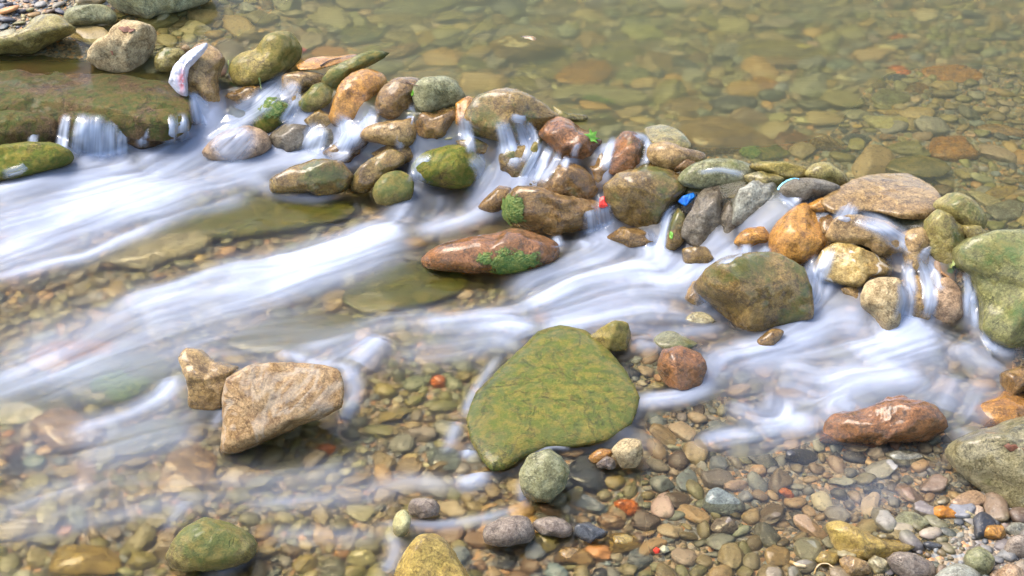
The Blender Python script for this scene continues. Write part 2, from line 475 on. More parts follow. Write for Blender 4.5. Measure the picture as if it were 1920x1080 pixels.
S('rock', 'moss', 'a', 'e', 'long olive submerged rock under the flat orange slab', "605,152 620,130 655,112 693,97 728,100 707,115 667,135 640,162 620,167", T=.4)
S('stone', 'tanwet', 'r', 'e', 'tan stone with white water pouring past it beneath the orange slab', "533,146 560,137 600,141 610,158 580,176 567,196 547,205 533,176")
S('stone', 'moss', 'r', 'e', 'round olive mossy stone under the flat orange slab', "561,195 570,178 587,162 610,158 630,180 628,200 595,212 570,208")
S('stone', 'green', 'r', 'e', 'green algae-topped stone standing in the upper rapids', "474,220 495,193 513,183 537,191 549,207 534,232 507,250 480,246")
S('stone', 'pink', 'r', 'e', 'pinkish stone half drowned in the left white water', "385,285 415,253 460,240 493,250 503,277 467,300 410,305")
S('stone', 'grey', 'r', 'e', 'grey stone veiled by a fall below the mossy olive stone', "575,270 598,243 623,245 627,273 603,287")
S('rock', 'bmoss', 'a', 'e', 'brown flat-topped rock breaking the white water at left', "513,338 545,317 590,303 635,304 657,330 642,357 590,372 518,364", T=.5)
# -- row of stones holding the pool
S('boulder', 'orange', 'r', 'e', 'smooth orange boulder where the pool starts to spill', "622,216 638,167 660,143 690,134 715,143 721,160 708,188 692,212 662,234 637,236", T=.5)
S('stone', 'brown', 'r', 'e', 'round olive-brown wet stone right of the smooth orange boulder', "706,197 712,177 730,157 757,147 783,151 788,167 776,189 772,209 760,223 738,225 713,215")
S('stone', 'oliveg', 'a', 'e', 'speckled grey-tan stone perched on a wet brown one', "777,187 778,163 797,150 837,147 855,157 870,180 867,192 837,202 805,213 787,205", facets=6)
S('stone', 'brown', 'a', 'e', 'glistening brown block under the speckled grey-tan stone', "778,258 782,235 793,213 827,205 852,207 861,222 856,245 840,260 813,266 793,267", rough=1.4, facets=6)
S('stone', 'tanwet', 'r', 'e', 'wet tan stone with ribbed flow left of the glistening brown block', "681,259 690,240 723,230 757,226 780,222 784,258 757,278 715,270", rough=1.2)
S('boulder', 'bmoss', 'a', 'e', 'big mossy brown boulder with a sheet of water pouring over it', "874,229 880,207 900,187 930,175 967,173 997,186 1023,205 1042,223 1016,249 995,265 967,290 935,281 905,270 883,256", facets=7)
S('rock', 'red', 'a', 'e', 'reddish flat-topped rock with white water fanning down its side', "1015,254 1030,230 1050,221 1070,227 1085,236 1108,246 1124,263 1122,289 1103,320 1083,316 1063,303 1043,283", facets=13)
S('rock', 'ymoss', 'a', 'e', 'narrow ochre slab edge left of the fanning fall', "968,340 983,300 1003,262 1017,265 1003,300 980,342", T=.7)
S('rock', 'red', 'a', 'e', 'upright rusty red rock right of the green leaf', "1142,325 1147,293 1153,267 1167,250 1187,251 1212,270 1214,290 1204,315 1173,331", facets=9)
S('stone', 'tanwet', 'r', 'e', 'small shiny tan stone right of the upright rusty rock', "1215,290 1222,273 1250,268 1277,277 1316,288 1311,311 1253,321 1224,306")
S('stone', 'olive', 'f', 'e', 'flat olive stone behind the small shiny tan stone', "1212,243 1237,239 1263,246 1286,262 1292,278 1260,280 1225,266", T=.3)
S('stone', 'brown', 'r', 'e', 'rounded brown stone lying on the mossy brown block', "1011,347 1023,327 1053,310 1077,309 1100,322 1118,347 1120,372 1078,381 1025,367")
S('stone', 'green', 'r', 'e', 'mottled green and brown stone under the central thin falls', "776,315 800,290 850,275 905,284 932,310 912,338 860,354 798,340")
S('rock', 'bmoss', 'a', 'e', 'small mossy block slanting in the white water below the tan stone', "654,347 670,322 697,300 730,282 757,296 752,311 725,327 707,347 683,365 660,363", facets=7)
S('stone', 'moss', 'r', 'e', 'greenish stone tucked below the small slanting mossy block', "702,357 720,330 750,323 772,340 767,372 735,388 708,378")
S('boulder', 'brown', 'a', 'e', 'glossy brown block with green weed on its left end', "948,402 956,370 977,354 1007,354 1047,369 1100,377 1142,387 1152,410 1142,435 1100,446 1047,442 993,439 964,428", facets=8, rough=1.3)
S('boulder', 'bmoss', 'a', 'e', 'wide dark mossy boulder left of the blue wrapper', "1137,352 1160,330 1200,319 1250,324 1282,345 1278,377 1258,415 1232,440 1190,430 1160,408 1142,378", facets=7)
S('stone', 'bmoss', 'r', 'e', 'narrow dark wet stone beneath the blue wrapper', "1248,460 1256,420 1270,394 1284,410 1282,452 1262,472")
S('rock', 'dgrey', 'a', 'e', 'dark grey angular rock right of the blue wrapper', "1277,442 1284,403 1300,380 1320,357 1347,349 1358,387 1359,427 1345,452 1323,466 1300,463 1286,449", facets=12)
S('rock', 'grey', 'a', 'e', 'light grey angular rock right of the dark grey angular rock', "1370,419 1377,380 1385,355 1410,344 1449,342 1455,367 1439,390 1422,412 1407,424 1383,426", facets=9)
S('stone', 'oliveg', 'r', 'e', 'grey-olive rounded stone on the dam crest behind the blue wrapper', "1276,333 1300,310 1340,299 1387,304 1412,320 1397,347 1330,354 1288,347", T=.4)
S('stone', 'ymoss', 'r', 'e', 'low mossy stone on the dam crest behind the blue straw', "1408,313 1430,304 1467,304 1508,314 1512,331 1480,338 1440,326", T=.5)
S('stone', 'olive', 'r', 'e', 'brown stone peeking up right of the blue straw', "1512,329 1527,309 1553,307 1579,327 1588,349 1553,348")
S('stone', 'dgrey', 'r', 'e', 'dark oval stone just right of the blue straw', "1463,354 1487,338 1527,336 1569,350 1562,370 1513,381 1473,370")
S('boulder', 'tanwet', 'F', 'e', 'broad tan rock with its back above the pool at right of the dam', "1548,378 1600,347 1650,331 1700,330 1737,352 1757,380 1737,402 1690,406 1630,392 1575,396", T=.16, lift=.008, sub=5, rough=1.8)
S('boulder', 'orange', 'r', 'e', 'round orange-brown boulder at the middle of the right falls', "1446,462 1450,430 1473,406 1507,382 1525,397 1549,427 1545,465 1521,490 1487,498 1456,486", facets=3)
S('boulder', 'tanwet', 'a', 'e', 'brown rock under a sliding film of water above the veined rock', "1555,442 1573,410 1613,406 1663,419 1702,447 1725,472 1712,487 1657,484 1613,460 1565,453", T=.4)
S('rock', 'vein', 'a', 'e', 'pale yellow rock crossed by a white vein', "1531,505 1547,470 1570,456 1600,462 1630,476 1665,493 1687,507 1685,525 1643,530 1610,542 1580,535 1545,523", facets=8)
S('stone', 'tan', 'r', 'e', 'tan upright stone below the white-veined rock', "1616,555 1627,533 1650,524 1679,526 1690,547 1685,575 1679,613 1653,622 1630,597 1619,575")
S('stone', 'pink', 'r', 'e', 'mottled pinkish stone beside the rightmost long fall', "1738,575 1747,547 1767,524 1789,533 1809,567 1802,595 1777,609 1745,597")
S('boulder', 'olive', 'a', 'e', 'upright olive boulder beside the twig and pale leaf', "1734,449 1737,417 1757,397 1779,408 1802,433 1802,465 1789,493 1767,501 1742,473", facets=7)
S('boulder', 'wetgreen', 'a', 'e', 'large green wet boulder at the right photo edge', "1798,475 1820,453 1860,443 1925,440 1990,470 1990,620 1930,650 1870,645 1853,633 1832,609 1838,567 1825,519 1804,502", T=.5, facets=6, e=3)
S('boulder', 'bmoss', 'a', 'e', 'dark brown mossy boulder amid the right rapids', "1308,536 1335,503 1367,485 1413,479 1455,482 1495,507 1509,540 1509,590 1480,601 1443,614 1420,625 1380,611 1348,576 1318,553", facets=8)
S('stone', 'orange', 'r', 'e', 'brown stone between the light grey rock and orange-brown boulder', "1378,455 1393,433 1430,426 1449,447 1442,462 1400,464")
S('boulder', 'olive', 'r', 'e', 'dark olive boulder in still water behind the upright olive boulder', "1752,382 1780,365 1805,366 1832,387 1845,410 1835,435 1803,424 1770,403", T=.5)
S('stone', 'orange', 'r', 'e', 'small orange-brown stone tucked behind the round orange-brown boulder', "1512,388 1540,372 1565,380 1572,393 1535,399")
S('stone', 'brown', 'r', 'e', 'submerged brown stone below the dark brown mossy boulder', "1421,637 1447,617 1469,623 1449,650 1423,654")
S('stone', 'pale', 'f', 'e', 'pale flat stone in the foam left of the dark brown mossy boulder', "1286,602 1300,589 1323,590 1338,603 1315,608", T=.3)
S('rock', 'red', 'a', 'e', 'reddish-brown angular rock right of the mossy slab', "1232,682 1245,655 1277,650 1312,665 1324,690 1312,722 1275,734 1244,717", facets=8)
S('stone', 'oliveg', 'f', 'e', 'flat olive stone touching the reddish-brown angular rock', "1227,637 1250,625 1287,632 1307,645 1280,657 1238,652", T=.3)
S('rock', 'ymoss', 'a', 'e', 'pointed yellow-grey rock at the top corner of the mossy slab', "1107,632 1130,613 1153,602 1175,607 1185,633 1179,660 1150,660 1122,646", facets=9)
S('boulder', 'green', 'F', 'e', 'big flat slab carpeted in green moss in the middle of the stream', "1008,624 1050,612 1100,624 1142,660 1175,700 1200,750 1185,795 1142,826 1080,838 1025,840 985,856 955,876 925,882 902,862 882,825 875,785 892,740 940,690 985,650", T=.10, lift=.0, sub=6, rough=.9, facets=0, e=2.7)
S('stone', 'oliveg', 'a', 'e', 'olive-tan stone at the lower corner of the mossy slab', "974,887 997,850 1030,842 1052,857 1067,883 1055,915 1030,941 1000,949 982,930", facets=6)
S('boulder', 'red', 'r', 'e', 'long reddish half-sunk rock with green algae beneath the glossy block', "802,485 827,463 873,449 923,441 960,432 1000,439 1039,457 1035,489 1003,504 957,514 907,520 853,510 812,505", T=.4, lift=.025)
S('rock', 'split', 'a', 'e', 'large split tan rock standing in the lower stream', "424,752 430,710 470,690 530,682 590,680 632,695 642,725 637,762 600,789 560,799 500,825 450,845 418,846 425,800", facets=14, T=.5)
S('rock', 'tanwet', 'a', 'e', 'orange-tan rock tucked against the large split tan rock', "339,672 350,655 375,659 400,680 442,690 432,712 422,763 390,769 358,758 353,712", facets=8)
S('rock', 'pale', 'F', 's', 'long pale rock under the left white water', "200,490 240,463 290,450 350,452 393,445 396,463 365,485 320,497 270,510 210,505", T=.2)
S('stone', 'orange', 'f', 's', 'flat orange stone under fast water near the left photo edge', "55,690 100,655 180,650 220,660 185,690 110,708", T=.2)
S('rock', 'green', 'f', 's', 'dark green weedy rock under water left of the orange-tan rock', "105,722 170,680 250,670 312,690 305,740 230,772 145,762", T=.2, lift=-.004)
S('stone', 'pink', 'f', 's', 'round tan stone under streaky water near the left photo edge', "60,805 100,780 140,780 162,800 162,837 120,852 80,832", T=.3)
S('boulder', 'moss', 'r', 'e', 'round mossy boulder with a white front in the foreground shallows', "317,1040 330,1010 353,987 387,975 427,983 460,1000 479,1022 469,1048 417,1066 353,1071 325,1056", facets=3)
S('stone', 'yellow', 'f', 's', 'yellow-tan oblong stone left of the round mossy boulder', "97,1072 113,1040 150,1034 200,1037 225,1053 215,1079 150,1088 104,1085", T=.35)
S('boulder', 'yellow', 'r', 'e', 'smooth ochre boulder cut by the bottom photo edge', "741,1085 755,1045 780,1012 803,1006 830,1016 855,1050 880,1095 860,1140 760,1140", facets=3)
S('stone', 'mauve', 'a', 'e', 'small mauve-grey block beside the cream egg-shaped pebble', "766,952 773,937 813,935 824,950 821,965 790,972 769,965", facets=5)
S('pebble', 'cream', 'r', 'e', 'cream egg-shaped pebble beside the mauve-grey block', "736,982 743,963 757,957 769,973 764,999 747,1007 737,995")
S('stone', 'mauve', 'r', 'e', 'long grey-brown rounded stone in the foreground pebbles', "907,1002 917,983 960,969 988,972 1001,997 994,1015 950,1025 916,1019")
S('stone', 'mauve', 'r', 'e', 'mauve oval stone touching the long grey-brown rounded stone', "999,984 1013,973 1047,971 1071,987 1071,1002 1047,1010 1016,1002")
S('stone', 'slate', 'a', 'e', 'black slate stone right of the mauve oval stone', "1076,994 1083,983 1107,982 1139,997 1135,1012 1103,1019 1082,1005")
S('stone', 'slate', 'f', 's', 'blue-black stone under water right of the olive-tan stone', "1062,889 1087,863 1113,866 1135,897 1129,922 1093,922 1069,909", T=.35)
S('stone', 'tan', 'a', 'e', 'tan angular stone below the right end of the mossy slab', "1147,844 1170,823 1200,826 1205,853 1191,879 1166,879")
S('pebble', 'orange', 'r', 'e', 'flat orange pebble left of the tan angular stone', "1104,858 1123,842 1148,845 1141,861 1117,869")
S('pebble', 'mauve', 'a', 'e', 'three-cornered grey pebble under the flat orange pebble', "1119,869 1137,855 1156,863 1154,879 1122,880")
S('stone', 'blueg', 'f', 's', 'blue-grey squarish stone left of the mossy slab tip', "801,854 813,844 853,849 865,873 848,889 809,882", T=.3)
S('stone', 'brick', 'r', 's', 'salmon-orange round pebble in the lower shallows', "1149,952 1163,938 1191,942 1199,964 1173,972", cat='pebble')
S('stone', 'yellow', 'r', 'b', 'lumpy tan stone near the red bead at the bottom', "1126,1022 1140,1007 1173,1002 1194,1012 1198,1032 1160,1042 1132,1039")
S('stone', 'tanwet', 'r', 'b', 'tan-brown oblong stone below the black slate stone', "1046,1042 1053,1030 1083,1027 1111,1042 1114,1062 1083,1070 1052,1059")
S('stone', 'olive', 'a', 'b', 'olive wedge-shaped stone below the mauve oval stone', "996,1012 1010,1000 1040,1009 1055,1031 1023,1043")
S('pebble', 'pale', 'a', 's', 'pale three-cornered pebble below the blue-black submerged stone', "1054,932 1080,914 1094,919 1091,949 1070,952")
S('pebble', 'pink', 'r', 'b', 'pale pinkish pebble right of the black slate stone', "1119,980 1133,965 1160,970 1169,987 1147,998")
S('pebble', 'cream', 'r', 's', 'pale round pebble under water left of the ochre boulder', "652,1055 660,1037 683,1031 704,1047 702,1065 667,1070")
S('rock', 'red', 'a', 'e', 'red-brown ridged rock in the right shallows', "1545,832 1553,792 1570,777 1613,772 1647,756 1680,747 1723,752 1748,760 1762,780 1767,799 1743,820 1723,827 1647,841 1598,841", facets=15, rough=1.7, T=.5)
S('boulder', 'right', 'a', 'e', 'big grey-tan wet boulder at the right photo edge on the gravel', "1788,852 1807,827 1840,814 1873,809 1900,796 1960,779 2020,850 1995,945 1913,956 1880,946 1838,919 1798,879", T=.55, facets=6, rough=1.3)
S('stone', 'orange', 'f', 's', 'orange-brown submerged stone behind the big grey-tan boulder', "1825,772 1847,750 1887,739 1930,744 1955,785 1863,805", T=.35)
S('stone', 'grey', 'r', 's', 'grey oval stone under water below the red-brown ridged rock', "1661,854 1680,846 1717,849 1730,860 1697,880 1672,872")
S('stone', 'blueg', 'a', 's', 'blue-grey angular stone in the right foreground shallows', "1316,952 1330,919 1353,914 1391,943 1395,958 1367,970 1329,965")
S('stone', 'mauve', 'a', 's', 'mauve stone just below the blue-grey angular stone', "1332,992 1343,972 1367,969 1382,990 1379,1009 1349,1006")
S('pebble', 'brick', 'r', 's', 'bright red-orange pebble in the right shallows', "1459,924 1473,916 1488,930 1481,942")
S('boulder', 'yellow', 'a', 'b', 'wet ochre wedge-shaped boulder where the shallows meet the gravel', "1552,985 1580,979 1613,992 1655,1013 1709,1020 1682,1039 1630,1050 1578,1040 1562,1019", T=.5, facets=6)
S('brick_chip', 'chip', 'a', 'b', 'vivid orange brick chip on the wet gravel', "1747,968 1753,952 1770,947 1791,960 1795,972 1773,975", cat='brick chip', T=.35)
S('stone', 'pink', 'f', 'b', 'flat mauve-pink stone touching the big grey-tan boulder', "1782,944 1803,928 1827,922 1850,937 1832,950 1800,952", T=.3)
S('pebble', 'pale', 'a', 'b', 'small tan pebble right of the vivid orange chip', "1808,966 1813,957 1837,972 1820,977")
S('stone', 'oliveg', 'f', 'b', 'flat grey stone left of the vivid orange chip', "1676,979 1690,963 1723,966 1747,980 1725,992 1686,989", T=.3)
S('stone', 'yellow', 'a', 'b', 'squarish tan stone at the left end of the shore row', "1529,1049 1540,1034 1570,1039 1575,1058 1563,1069 1536,1062")
S('stone', 'tanwet', 'a', 'b', 'brown-tan stone second in the shore row', "1574,1052 1593,1042 1623,1052 1632,1072 1607,1085 1579,1075")
S('stone', 'pale', 'a', 'b', 'pale tan stone beside the dark mauve block in the shore row', "1629,1055 1643,1042 1663,1052 1672,1072 1640,1079")
S('rock', 'mauve', 'a', 'b', 'dark mauve angular block on the gravel shore', "1664,1052 1680,1037 1730,1039 1752,1053 1749,1079 1703,1086 1676,1072", facets=9)
S('stone', 'oliveg', 'r', 'b', 'egg-shaped grey-tan stone standing on the gravel shore', "1809,1052 1820,1032 1840,1027 1860,1043 1859,1065 1843,1080 1822,1075")
S('stone', 'grey', 'r', 'b', 'wide grey stone cut by the bottom edge below the egg-shaped one', "1748,1087 1780,1062 1807,1059 1835,1077 1822,1104 1770,1109")
S('stone', 'orange', 'a', 'b', 'orange-brown stone right of the ochre wedge on the shore', "1842,1005 1853,987 1880,986 1887,1003 1878,1017")
S('pebble', 'grey', 'r', 'b', 'grey round pebble right of the orange-brown shore stone', "1886,995 1897,981 1919,982 1922,1001 1900,1005")
S('stone', 'mauve', 'r', 'b', 'brownish-grey stone at the right edge of the gravel shore', "1884,1032 1897,1007 1919,1004 1930,1040 1897,1049")
S('pebble', 'slate', 'r', 'b', 'wet black pebble above the dark mauve block', "1728,1021 1742,1015 1768,1022 1750,1031", cat='pebble')
S('stone', 'pink', 'r', 'b', 'pinkish stone in the bottom right corner of the shore', "1872,1078 1890,1059 1915,1066 1928,1092 1890,1099")
# -- lying in the pool
SUB = [
 ('rock', 'tanwet', 'a', 'big brown rock resting in the pool behind the dam', "910,90 950,73 1000,71 1047,82 1055,102 1025,126 973,147 938,136 922,112", dict(lift=.0)),
 ('stone', 'olive', 'f', 'long olive stone right below the big brown pool rock', "975,150 1010,133 1050,127 1085,138 1050,165 1010,172 985,165", {}),
 ('stone', 'orange', 'f', 'brown-orange stone in the pool right of the long olive one', "1037,175 1053,150 1097,136 1130,137 1147,157 1123,177 1073,183", {}),
 ('stone', 'pale', 'f', 'long pale stone just behind the dam with moss on its front', "1033,203 1050,185 1100,181 1153,187 1207,198 1212,210 1167,219 1120,214 1083,207 1050,213", {}),
 ('stone', 'oliveg', 'f', 'olive oval pool stone behind the long pale stone', "1153,173 1160,155 1190,148 1217,157 1207,177 1177,181", {}),
 ('stone', 'tanwet', 'f', 'tan stone in the pool right of the long pale stone', "1239,226 1257,207 1290,203 1322,213 1332,228 1283,240", {}),
 ('rock', 'olive', 'F', 'squared slab just behind the big mossy brown boulder', "955,166 1010,163 1016,180 1000,194 963,181", {}),
 ('rock', 'moss', 'F', 'angular olive slab in the pool behind the speckled stone', "845,141 867,123 900,133 932,143 917,154 873,151", {}),
 ('rock', 'oliveg', 'F', 'broad flat sunken slab at the far side of the pool', "690,46 740,15 860,-14 965,-18 885,15 780,52 720,58", dict(T=.1)),
 ('rock', 'moss', 'f', 'dark mossy stone in the pool behind the orange slab', "640,77 680,68 727,79 702,96 650,101", {}),
 ('stone', 'yellow', 'F', 'squarish yellowish stone in the pool behind the round wet stone', "772,86 810,80 814,100 785,114 771,106", {}),
 ('stone', 'moss', 'r', 'green mossy clump of stone behind the fresh green leaf', "1112,243 1118,228 1140,224 1155,244 1140,262 1120,262", {}),
 ('boulder', 'tanwet', 'f', 'large smooth brown boulder sunken behind the dam crest', "1278,255 1300,240 1347,238 1407,253 1445,273 1439,291 1380,294 1320,300 1285,279", dict(T=.3)),
 ('stone', 'green', 'f', 'green mossy stone right of the large sunken brown boulder', "1388,299 1403,277 1430,275 1462,293 1482,304 1453,313 1411,313", {}),
 ('rock', 'red', 'F', 'red mossy block in the pool left of the tan angular stone', "1450,279 1467,260 1493,263 1511,273 1511,298 1493,304 1461,291", {}),
 ('rock', 'tanwet', 'a', 'tan angular stone in the pool right of the red mossy block', "1512,289 1520,260 1543,256 1565,273 1582,294 1570,302 1531,302", {}),
 ('rock', 'orange', 'F', 'large red-orange block in the shallow right of the pool', "1741,289 1747,270 1773,266 1807,267 1830,283 1829,306 1780,309 1746,304", dict(T=.25)),
 ('boulder', 'ymoss', 'F', 'yellow mossy boulder in the pool behind the broad tan rock', "1661,325 1673,309 1717,302 1762,309 1780,324 1760,340 1733,342 1695,335", dict(T=.25, lift=.02)),
 ('stone', 'cream', 'F', 'pale yellow flat stone in the middle of the right pool', "1616,234 1657,228 1699,237 1705,251 1673,259 1632,249", {}),
 ('stone', 'oliveg', 'f', 'olive flat stone behind the pale yellow flat one', "1632,198 1657,181 1702,193 1692,208 1653,213", {}),
 ('stone', 'yellow', 'f', 'tan stone touching the pale yellow flat stone', "1642,222 1667,211 1691,222 1675,231", {}),
 ('stone', 'pink', 'f', 'pinkish oval stone in the far right pool', "1581,128 1600,118 1640,116 1655,127 1627,134 1592,134", {}),
 ('stone', 'blueg', 'f', 'blue-grey stone below the pinkish oval one', "1545,142 1563,130 1594,134 1598,147 1562,151", {}),
 ('brick_chip', 'brick', 'F', 'bright orange brick piece lying in the right pool', "1662,148 1670,141 1700,143 1709,152 1704,159 1673,156", dict(cat='brick chip')),
 ('brick_chip', 'brick', 'F', 'bright orange brick piece farther back in the pool', "1659,92 1680,87 1698,92 1691,98 1668,98", dict(cat='brick chip')),
 ('rock', 'orange', 'f', 'flat brown slab with an orange rim in the right pool', "1726,148 1757,139 1800,139 1835,153 1832,168 1793,171 1740,161", dict(T=.1)),
 ('stone', 'slate', 'f', 'dark slate pebble below the bright orange brick piece', "1661,163 1672,156 1695,157 1701,168 1680,174", {}),
 ('stone', 'slate', 'f', 'dark slate stone in the pool behind the yellow mossy boulder', "1575,277 1598,267 1630,272 1632,280 1600,288", {}),
 ('stone', 'grey', 'f', 'grey-banded oval stone beneath the pinkish oval one', "1590,162 1610,151 1640,151 1655,163 1625,171 1598,170", {}),
 ('stone', 'yellow', 'F', 'oblong tan stone in the pool left of the grey-banded oval', "1526,178 1532,169 1565,168 1568,179 1545,183", {}),
 ('stone', 'oliveg', 'f', 'olive oblong stone among pebbles in the middle right pool', "1502,195 1526,184 1558,189 1548,199 1515,201", {}),
 ('stone', 'orange', 'f', 'orange-tan stone in the pool left of the olive oblong stone', "1404,170 1425,163 1460,175 1462,186 1430,191 1407,181", {}),
 ('stone', 'pale', 'f', 'pale double-lobed stone in the middle right pool', "1345,170 1372,158 1395,149 1405,156 1395,172 1365,182", {}),
 ('stone', 'cream', 'f', 'whitish stone in the pool above the red mossy block', "1428,240 1440,233 1470,232 1472,243 1445,248", {}),
 ('stone', 'brown', 'f', 'brown round stone right of the dark slate pebble', "1692,183 1705,172 1730,172 1738,184 1715,191", {}),
 ('stone', 'olive', 'f', 'large olive stone lying flat in the far left of the pool', "1370,112 1400,98 1480,98 1540,116 1545,130 1470,136 1390,134", dict(T=.12)),
 ('rock', 'pale', 'F', 'yellowish flat stone behind the upright olive boulder', "1806,371 1833,371 1879,390 1849,399", {}),
 ('stone', 'yellow', 'f', 'tan flat stone next to the right photo edge by the dark olive boulder', "1846,373 1873,360 1907,362 1892,378 1867,384", {}),
 ('rock', 'grey', 'F', 'grey-pink slab between the dark olive and the green boulders', "1845,401 1887,386 1912,393 1909,418 1867,424", {}),
 ('stone', 'tanwet', 'f', 'thin tan stone at the right photo edge of the pool', "1828,250 1870,246 1925,262 1905,268 1855,262", {}),
 ('stone', 'mauve', 'f', 'flat brown stone sunk in the deep pool below the broad sunken slab', "1000,40 1040,28 1085,36 1075,50 1020,52", {}),
 ('stone', 'oliveg', 'f', 'dull olive stone in the deep pool near the photo top', "1155,72 1180,54 1215,58 1208,74 1170,78", {}),
 ('stone', 'olive', 'f', 'wide dim olive stone right of the big brown pool rock', "1105,113 1150,100 1190,106 1192,124 1140,134 1108,127", {}),
 ('stone', 'grey', 'f', 'wide grey-green stone in the deep pool near the top', "1440,60 1475,50 1540,52 1545,63 1480,68", {}),
 ('stone', 'pale', 'f', 'pale grey stone under the pool behind the pinkish oval', "1560,87 1585,76 1615,80 1615,95 1575,99", {}),
 ('stone', 'yellow', 'f', 'yellow-green stone in the deep pool left of the big orange piece', "1520,85 1535,75 1558,78 1552,90 1528,92", {}),
]
FILL = [
 ('brown', "640,252 665,226 690,235 702,262 670,282 645,277", 'wet brown stone in the gap below the smooth orange boulder'),
 ('orange', "856,197 878,183 898,200 888,240 872,264 857,240", 'orange-brown stone wedged left of the big mossy brown boulder'),
 ('brown', "1103,312 1125,285 1147,300 1149,345 1127,362 1106,347", 'dark wet stone between the reddish and the rusty rock'),
 ('bmoss', "1192,318 1225,304 1264,318 1258,338 1215,342", 'brown stone below the small shiny tan stone'),
 ('dgrey', "1350,402 1366,380 1380,420 1372,458 1352,452", 'dark stone in the gap between the two grey angular rocks'),
 ('brown', "1538,412 1558,398 1577,425 1564,472 1543,482", 'brown stone right of the round orange-brown boulder'),
 ('tanwet', "1688,442 1725,430 1748,470 1742,522 1700,517", 'brown stone behind the rightmost long fall'),
 ('tanwet', "1688,532 1720,520 1744,545 1737,602 1698,612", 'tan stone behind the foot of the rightmost long fall'),
 ('bmoss', "938,292 985,274 1004,300 988,348 948,354", 'olive-brown stone below the sheet of water of the big mossy boulder'),
 ('brown', "898,388 935,350 968,345 958,394 918,404", 'brown stone left of the glossy brown block in the falls'),
 ('dgrey', "505,257 535,235 577,240 582,276 540,292 508,288", 'grey-brown stone under white water right of the pinkish stone'),
 ('brown', "608,288 640,265 682,270 692,292 650,308", 'brown stone in the white water above the small slanting mossy block'),
 ('brown', "423,183 450,166 492,164 484,196 445,217", 'dark brown stone right under the aslant mossy boulder'),
 ('bmoss', "573,227 600,208 627,214 630,242 600,253", 'brown stone in the falls below the round olive mossy stone'),
 ('tanwet', "698,288 730,271 777,274 784,302 740,313", 'brown stone below the wet ribbed tan stone'),
 ('bmoss', "858,266 890,261 932,280 929,302 880,298", 'mossy stone under the big mossy boulder at its left foot'),
 ('brown', "1138,447 1170,425 1207,434 1228,457 1180,468", 'wet stone at the foot of the wide dark mossy boulder'),
 ('bmoss', "1283,467 1320,464 1343,485 1310,508 1283,492", 'mossy stone at the foot of the dark grey angular rock'),
 ('tanwet', "1578,542 1610,536 1622,560 1600,577", 'tan stone peeking out below the white-veined rock'),
 ('olive', "1798,422 1835,424 1853,446 1820,458", 'olive stone in still water behind the large green wet boulder'),
 ('brown', "1878,702 1920,688 1945,730 1888,748", 'brown stone at the right edge below the large green wet boulder'),
 ('brown', "1262,300 1290,290 1305,310 1285,330 1265,322", 'small brown stone between the shiny tan and the crest stones'),
 ('olive', "1396,330 1430,322 1470,334 1460,352 1412,350", 'olive stone on the crest behind the light grey angular rock'),
 ('bmoss', "988,345 1012,332 1022,350 1006,362 985,362", 'brown stone left of the rounded brown stone'),
 ('orange', "735,268 757,262 782,262 776,276 742,280", 'small orange-tan stone under the glistening brown block'),
 ('olive', "1040,200 1060,212 1100,218 1090,232 1045,226", 'olive stone behind the reddish flat-topped rock'),
 ('tanwet', "1330,520 1300,530 1285,560 1305,575 1325,560", 'tan wet stone left of the dark brown mossy boulder'),
 ('brown', "505,195 535,170 560,192 555,215 520,225", 'brown stone between the aslant boulder and algae-topped stone'),
]
for mat, poly, lab in FILL: S('stone', mat, 'a', 'e', lab, poly, lift=.012, facets=6)
